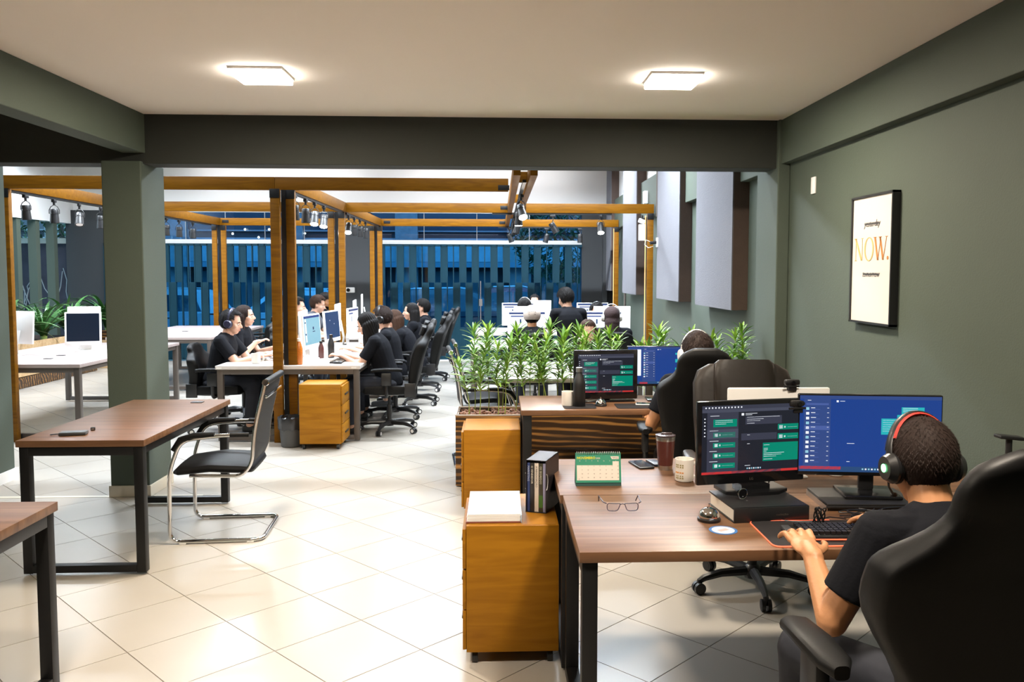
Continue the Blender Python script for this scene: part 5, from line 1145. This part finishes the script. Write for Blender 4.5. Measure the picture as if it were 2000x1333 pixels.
t = thing('headset_stand', 'black T-shaped headset stand at the right edge of the view', 'stand', (2.0, 3.15, BK)); MB().cyl((0, 0, .01), (0, 0, .265), .012).build('pole', M_BLK, t); MB().box((0, 0, .27), (.1, .05, .014), (0, .1, 0), .005).build('rest', M_BLK, t); MB().cyl((0, 0, 0), (0, 0, .012), .06, n=24).build('base', M_BLK, t)
t = thing('floor_outlet', 'dark floor outlet plate under the shared desk', 'outlet', (-2.4, 8.45, 0)); MB().b2((-.1, -.06, 0), (.1, .06, .008), .002).build('plate', M_MET, t); MB().b2((-.03, -.02, .008), (.03, .02, .012)).build('socket', M_BLK, t)
# label plate on pedestal top etc.
# ================================================================ planter with bamboo
def leafmat(name, a, b_, rough=.45):
    m = mat(name, a, rough, var=.25, scale=6, rnd=.35); return m
M_LEAF = leafmat('bamboo_leaf', (.23, .42, .05), .4); M_LEAF2 = leafmat('bamboo_leaf_dark', (.11, .26, .045), .4); M_STEM = mat('bamboo_stem', (.22, .28, .05), .5, var=.2, scale=20)
def planter():
    t = thing('wooden_planter', 'long scorched pine planter filled with bark chips behind the second desk', 'planter', (-.33, 6.39, 0))
    W, D, H = 2.4, .41, .562; n = 2; h = (H-.012)/n
    for i in range(n):
        z0, z1 = .012+i*h, .012+(i+1)*h-.003
        MB().b2((0, 0, z0), (W, .022, z1), .002).build('plank', M_BURNT, t); MB().b2((0, D-.022, z0), (W, D, z1), .002).build('plank', M_BURNT, t)
        MB().b2((0, .023, z0), (.022, D-.023, z1), .002).build('plank', M_BURNT, t); MB().b2((W-.022, .023, z0), (W, D-.023, z1), .002).build('plank', M_BURNT, t)
    MB().b2((-.003, -.003, H-.004), (W+.003, .008, H+.004)).b2((-.003, 0, H-.004), (.008, D, H+.004)).b2((-.003, D-.008, H-.004), (W+.003, D+.003, H+.004)).build('liner_rim', mat('pale_liner', (.45, .4, .36), .6), t, 0)
    MB().b2((.022, .022, H-.06), (W-.022, D-.022, H-.035)).build('soil', mat('soil', (.05, .025, .015), .95), t, 0)
    b = MB(); rb = random.Random(4)
    for i in range(1500):
        b.box((rb.uniform(.04, W-.04), rb.uniform(.035, D-.035), H-.03+rb.uniform(0, .022)), (rb.uniform(.02, .05), rb.uniform(.008, .018), .005), (rb.uniform(-.5, .5), rb.uniform(-.5, .5), rb.uniform(0, 6.28)))
    o = b.build('bark_chips', mat('bark_chip', (.19, .085, .045), .8, var=.6, scale=40), t, 0); o['kind'] = 'stuff'
planter()
def lance(L, w_, droop, m):
    b = MB(); n = 5; P_ = []
    for i in range(n+1):
        u = i/n; hw = w_/2*sin(pi*min(.98, u*.9+.06))**.8; y = L*u; z = -droop*u*u*L
        P_.append([b._v((-hw, y, z+abs(hw)*.5)), b._v((0, y, z)), b._v((hw, y, z+abs(hw)*.5))])
    for i in range(n):
        for k in (0, 1): b._f([P_[i][k], P_[i][k+1], P_[i+1][k+1], P_[i+1][k]])
    me = bpy.data.meshes.new('leaf'); b.bm.to_mesh(me); b.bm.free(); me.materials.append(m); me.polygons.foreach_set('use_smooth', [True]*len(me.polygons)); return me
LEAVES = [lance(.12, .020, .2, M_LEAF), lance(.105, .019, .4, M_LEAF), lance(.12, .020, .35, M_LEAF2), lance(.09, .017, .1, M_LEAF)]
RB = random.Random(12)
def bamboo(label, x, y, top, first):
    t = thing('bamboo_plant', label, 'plant', (x, y, .535), 0, 'bamboo plants in the planter')
    H = top-.535; lx, ly = RB.uniform(-.09, .09), RB.uniform(-.06, .06)
    f = lambda z: V((lx*(z/H)**2+.006*sin(z*14), ly*(z/H)**2, z))
    MB().tube([f(H*i/8) for i in range(9)], [.0045-.0003*i for i in range(9)], 6).build('stem', M_STEM, t)
    z = first; a = RB.uniform(0, 6)
    while z < H:
        k = RB.choice((6, 6, 7)); 
        for i in range(k):
            a += 2.4+RB.uniform(-.3, .3); el = RB.uniform(.15, 1.1) if z < H*.9 else RB.uniform(.7, 1.4)
            o = link('leaf', RB.choice(LEAVES), t, f(z)+V((cos(a), sin(a), 0))*.004, (el, 0, a-pi/2)); s = RB.uniform(.75, 1.15); o.scale = (s, s, s)
        z += RB.uniform(.027, .038)
n = 22; ORD = ['first', 'second', 'third', 'fourth', 'fifth', 'sixth', 'seventh', 'eighth', 'ninth', 'tenth', 'eleventh', 'twelfth', 'thirteenth', 'fourteenth', 'fifteenth', 'sixteenth', 'seventeenth', 'eighteenth', 'nineteenth', 'twentieth', 'twenty-first', 'twenty-second', 'twenty-third', 'last']
for i in range(n):
    x = -.24+i*.105; top = 1.13+.07*sin(i*1.9)+RB.uniform(-.04, .05)
    if i in (0,): top = .98
    bamboo('leafy bamboo plant, %s stem from the left in the planter\'s front row' % ORD[i], x+RB.uniform(-.03, .03), 6.50+RB.uniform(-.02, .02), top, RB.uniform(.19, .28))
for i in range(11):
    bamboo('leafy bamboo plant, %s stem from the left in the planter\'s back row' % ORD[i], -.19+i*.11, 6.68+RB.uniform(-.03, .03), RB.uniform(1.1, 1.24), RB.uniform(.2, .35))

# ---------------------------------------------------------------- left garden bed inside
def box_planter(label, x0, y0, x1, y1, H, m1, m2):
    t = thing('pallet_planter', label, 'planter', (x0, y0, 0)); W, D = x1-x0, y1-y0; n = 4; h = H/n
    for i in range(n):
        z0, z1 = i*h+.004, (i+1)*h-.006; mm = m1 if i % 2 else m2
        MB().b2((0, 0, z0), (W, .02, z1)).build('plank', mm, t, 0); MB().b2((W-.02, .021, z0), (W, D, z1)).build('plank', mm, t, 0)
    MB().b2((.0, .02, 0), (W-.02, D, H-.06)).build('soil', mat('soil', (.05, .025, .015)), t, 0); return t
box_planter('raw pine pallet planter by the left fins wall', -7.75, 10.6, -6.75, 14.3, .66, M_PINE, M_BURNT)
box_planter('scorched pallet planter in the far left corner', -7.25, 14.62, -6.2, 15.6, .66, M_BURNT, M_PINE)
def strap(L, w_, arc_, m):
    b = MB(); n = 9; P_ = []; p = V((0, 0, 0)); a = 1.2
    for i in range(n+1):
        u = i/n; hw = w_/2*(1-u**2.5)*(.5+.5*min(1, u*5)); P_.append([b._v(p+V((-hw, 0, hw*.4))), b._v(p), b._v(p+V((hw, 0, hw*.4)))])
        p = p+V((0, cos(a), sin(a)))*L/n; a -= arc_/n
    for i in range(n):
        for k in (0, 1): b._f([P_[i][k], P_[i][k+1], P_[i+1][k+1], P_[i+1][k]])
    me = bpy.data.meshes.new('frond'); b.bm.to_mesh(me); b.bm.free(); me.materials.append(m); me.polygons.foreach_set('use_smooth', [True]*len(me.polygons)); return me
MF = mat('frond_green', (.045, .13, .03), .35, var=.3, scale=5, rnd=.3); FR = [strap(.75, .06, 1.5, MF), strap(.85, .055, 2.0, MF), strap(.6, .05, 1.0, MF)]
RF = random.Random(31)
def rosette(label, x, y, z, s, n=44):
    t = thing('strap_leaf_plant', label, 'plant', (x, y, z), 0, 'strap-leaved plants at the left')
    MB().lathe([(.04, -.03), (.05, .04), (.02, .1)], n=10).build('crown', M_STEM, t)
    for i in range(n):
        a = i*2.4; el = RF.uniform(-.5, .35); o = link('frond', RF.choice(FR), t, (.03*cos(a), .03*sin(a), .04), (el, 0, a)); k = s*RF.uniform(.75, 1.1); o.scale = (k, k, k)
for i, (x, y, s) in enumerate(((-7.02, 11.4, 1.1), (-7.05, 12.3, 1.2), (-7.0, 13.15, 1.15), (-7.05, 14.0, 1.2), (-6.95, 15.15, 1.25), (-6.62, 15.0, 1.1))):
    rosette(('arching strap-leaved plant, '+('%s from the near end of the pine planter' % ORD[i] if i < 4 else ('left' if i == 4 else 'right')+' one in the corner planter')), x, y, .62, s)
t = thing('clipped_shrub', 'small dense dark shrub at the far left beside the metal shelf', 'plant', (-7.6, 13.2, .6)); b = MB(); rq = random.Random(2)
for i in range(900):
    v = V((rq.gauss(0, 1), rq.gauss(0, 1), rq.gauss(0, 1))).normalized()*rq.uniform(.5, 1); p = V((v.x*.2, v.y*.2, .35+v.z*.4)); b.box(p, (.03, .02, .003), (rq.uniform(0, 3), rq.uniform(0, 3), 0))
o = b.build('leaves', MF, t, 0); o['kind'] = 'stuff'; MB().cyl((0, 0, 0), (0, 0, .3), .02).build('stem', M_STEM, t)
# ================================================================ outside: street at dusk
GZ = -.25
M_ASPH = mat('asphalt', (.05, .055, .06), .8, var=.2, scale=10); M_STONE = mat('stone_block', (.20, .21, .22), .85, var=.3, scale=8, bump=.3); M_DK = mat('dark_facade', (.03, .035, .045), .7, var=.2); M_BAND = mat('light_band', (.30, .33, .36), .8, var=.2, scale=6)
b = MB(); b.b2((-30, 16.3, GZ-.2), (20, 60, GZ)); o = struct('ground_street', b, M_ASPH)
b = MB(); b.b2((-30, 16.21, GZ), (20, 18.2, -.1)); struct('sidewalk', b, M_STONE)
t = thing('building', 'low stone-fronted building across the street behind the gate', 'building', (0, 0, 0))
MB().b2((-26, 27, GZ), (14, 30, 5.5)).build('wall', M_DK, t, 0); MB().b2((-26, 26.9, 2.0), (14, 27, 2.75)).build('lintel_band', M_BAND, t, 0); MB().b2((-26, 26.2, 1.82), (14, 27, 1.98)).build('awning', mat('awning', (.12, .2, .25), .6), t, 0)
me = MB().b2((-.35, -.3, GZ), (.35, 0, 5.3)).mesh('stone_pillar', M_STONE, 0); wf = MB().b2((-1.6, -.06, 2.95), (1.6, 0, 4.3)).mesh('window_frame', mat('window_frame_grey', (.25, .27, .3), .5), 0); wp = MB().b2((-1.52, -.08, 3.0), (1.52, -.05, 4.25)).mesh('pane', mat('dark_pane', (.02, .03, .05), .1), 0)
do = MB().b2((-1.1, -.05, GZ), (1.1, 0, 1.7)).mesh('shop_door', mat('shop_shutter', (.05, .09, .11), .5), 0)
for i in range(11):
    x = -24.5+i*3.6; link('stone_pillar', me, t, (x, 26.95, 0))
    f_ = link('window_frame', wf, t, (x+1.8, 26.9, 0)); link('pane', wp, f_); link('shop_door', do, t, (x+1.8, 26.95, 0))
b = MB(); rs = random.Random(6)
for i in range(14): b.ball((rs.uniform(-5.2, -2.6)*1.6, 26.7, rs.uniform(2.2, 3.2)), .035, 6)
t = thing('string_lights', 'scatter of tiny warm lights in front of the stone building', 'lights', (0, 0, 0)); o = b.build('bulbs', emis('fairy', (1, .85, .6), 14), t); o['kind'] = 'stuff'; MB().tube([(-8.4, 26.7, 3.3), (-4, 26.7, 3.25)], .008, 5).build('wire', M_BLK, t)
def car(label, x, y, rz, m, L=4.0):
    t = thing('car', label, 'car', (x, y, GZ), rz)
    k = L/4.0; W = .82
    low = [(-2, .35), (-1.98, .62), (-1.9, .85), (-1.2, .93), (1.0, .93), (1.75, .82), (1.97, .66), (2.0, .35), (1.75, .25), (-1.8, .25)]
    MB().prism([(a*k, c) for a, c in low], -W, W, lambda a, c, h: (a, h, c)).build('body', m, t, 50)
    cab = [(-1.85, .9), (-1.55, 1.38), (-1.3, 1.46), (.1, 1.47), (.45, 1.38), (1.15, .9)]
    g = MB(); A = [g._v((a*k, -W*.98 if c < 1 else -W*.74, c)) for a, c in cab]; B = [g._v((a*k, W*.98 if c < 1 else W*.74, c)) for a, c in cab]; g.bridge(A, B); g._f(A[::-1]); g._f(B); g.build('roof', m, t, 50)
    for s in (-1, 1):
        wi = [(-1.55, .95), (-1.35, 1.33), (-.45, 1.36), (-.45, .95)]; w2 = [(-.38, .95), (-.38, 1.36), (.3, 1.35), (.9, .95)]
        for q in (wi, w2):
            g = MB(); f_ = [g._v((a*k, s*(W*(.98-.24*(c-.9)/.57)+.008), c)) for a, c in q]; h_ = [g._v((a*k, s*(W*(.98-.24*(c-.9)/.57)-.004), c)) for a, c in q]; g.bridge(f_, h_); g._f(f_); g._f(h_[::-1]); g.build('side_window', mat('car_glass', (.02, .05, .07), .06), t, 0)
        for a in (-1.25, 1.25): w_ = MB().cyl((a*k, s*(W-.18), .31), (a*k, s*(W+.01), .31), .31, n=22).build('wheel', M_BLK, t); MB().cyl((a*k, s*(W+.01), .31), (a*k, s*(W+.02), .31), .18, n=14).build('hubcap', M_STEEL, w_)
        MB().b2((-1.0*k, s*(W+.0), .78), (1.0*k, s*(W+.008), .80)).build('trim_line', M_CHR, t, 0); MB().tube([(-1.3*k, s*.5, 1.49), (0, s*.5, 1.51), (.3*k, s*.5, 1.47)], .015, 6).build('roof_rail', M_STEEL, t)
    MB().b2((1.9*k, -.7, .6), (2.0*k, -.4, .72)).build('headlight', M_WP, t, 0); MB().b2((1.9*k, .4, .6), (2.0*k, .7, .72)).build('headlight', M_WP, t, 0); MB().b2((-2.0*k, -.75, .65), (-1.92*k, -.5, .82)).build('tail_light', mat('tail_red', (.4, .01, .01), .3), t, 0)
car('dark grey car parked across the street behind the right gate', -1.0, 22, 0, mat('car_slate', (.06, .075, .09), .2, coat=.6), 3.9)
car('silver car parked behind the left gate, nearer the green pillar', -8.8, 21.5, pi, mat('car_silver', (.5, .52, .55), .25, coat=.6)); car('white car parked behind the left gate near the timber posts', -5.2, 21.0, pi, mat('car_white', (.62, .64, .66), .25, coat=.6), 3.2)
car('dark blue car parked at the far right behind the gate', 3.0, 22.3, pi, mat('car_blue', (.03, .07, .13), .2, coat=.6)); car('red car passing on the far side of the street', .7, 25, 0, mat('car_red', (.35, .02, .04), .25, coat=.6), 2.6)
def tree(label, x, y, h, r, seed, z0=GZ):
    t = thing('tree', label, 'tree', (x, y, z0)); rt = random.Random(seed)
    MB().tube([(0, 0, 0), (.05, 0, h*.4), (-.05, .05, h*.8)], [.12, .09, .04], 8).build('trunk', mat('tree_bark', (.06, .04, .03), .9, bump=.4), t)
    b = MB()
    for i in range(2600):
        v = V((rt.gauss(0, 1), rt.gauss(0, 1), rt.gauss(0, 1))).normalized()*rt.uniform(.45, 1)**.5; p = V((v.x*r, v.y*r, h*.75+v.z*r*.8)); u = V((rt.uniform(-1, 1), rt.uniform(-1, 1), rt.uniform(-1, 1))).normalized(); w_ = u.cross(V((0, 0, 1)))
        b.quad(p-u*.08-w_*.03, p+u*.08-w_*.03, p+u*.08+w_*.03, p-u*.08+w_*.03)
    o = b.build('foliage', mat('tree_leaf', (.05, .10, .04), .6, var=.4, scale=3), t, 0); o['kind'] = 'stuff'
tree('small leafy street tree behind the upper glass at right', 1.6, 19.6, 3.6, 1.35, 3); tree('dense tree beyond the left garden wall', -9.9, 19.5, 4.2, 1.8, 5); tree('second tree farther left beyond the garden wall', -13.9, 19.8, 4.4, 1.9, 6)
# left patio wall with ledge, canopy slats
b = MB(); b.b2((-16, 16.2, GZ), (-8.1, 16.4, 2.19)); struct('wall_garden', b, mat('dusky_render', (.05, .045, .06), .85, var=.5, scale=4, bump=.3))
b = MB(); b.b2((-16, 16.1, 2.19), (-8.1, 16.42, 2.29)); struct('trim_2', b, mat('ledge_stone', (.5, .45, .38), .7))
b = MB(); b.b2((-16, 8.5, GZ), (-8.1, 16.2, -.02)); struct('ground_patio', b, M_STONE)
t = thing('slatted_canopy', 'orange timber slatted canopy over the patio behind the left fins', 'canopy', (-8.2, 9, 2.66)); me = MB().b2((-4.5, 0, 0), (0, .05, .07)).mesh('slat', M_PERG, 0)
for i in range(36): link('slat', me, t, (0, i*.2, 0))
t = thing('climbing_vine', 'bare climbing vine with pale stems on the patio wall', 'plant', (-9.2, 16.18, 0)); b = MB(); rv = random.Random(4)
for i in range(26):
    p = V((rv.uniform(-1.4, 1.0), 0, rv.uniform(0, .5))); pts = [p.copy()]
    for k in range(6): p = p+V((rv.uniform(-.12, .12), rv.uniform(-.01, .0), rv.uniform(.08, .3))); pts.append(p.copy())
    b.tube(pts, .008, 5)
o = b.build('stems', mat('pale_stem', (.35, .36, .36), .7), t); o['kind'] = 'stuff'
# metal shelf in the far left corner
t = thing('metal_shelf', 'tall teal metal shelf at the far left edge beside the fins', 'shelf', (-7.86, 12.9, 0))
for y in (0, .5): MB().b2((0, y, 0), (.03, y+.03, 2.5)).build('upright', M_SLAT, t, 0)
for z in (.6, 1.1, 1.6, 2.05): MB().b2((0, 0, z), (.3, .53, z+.02)).build('shelf_board', M_SLAT, t, 0)
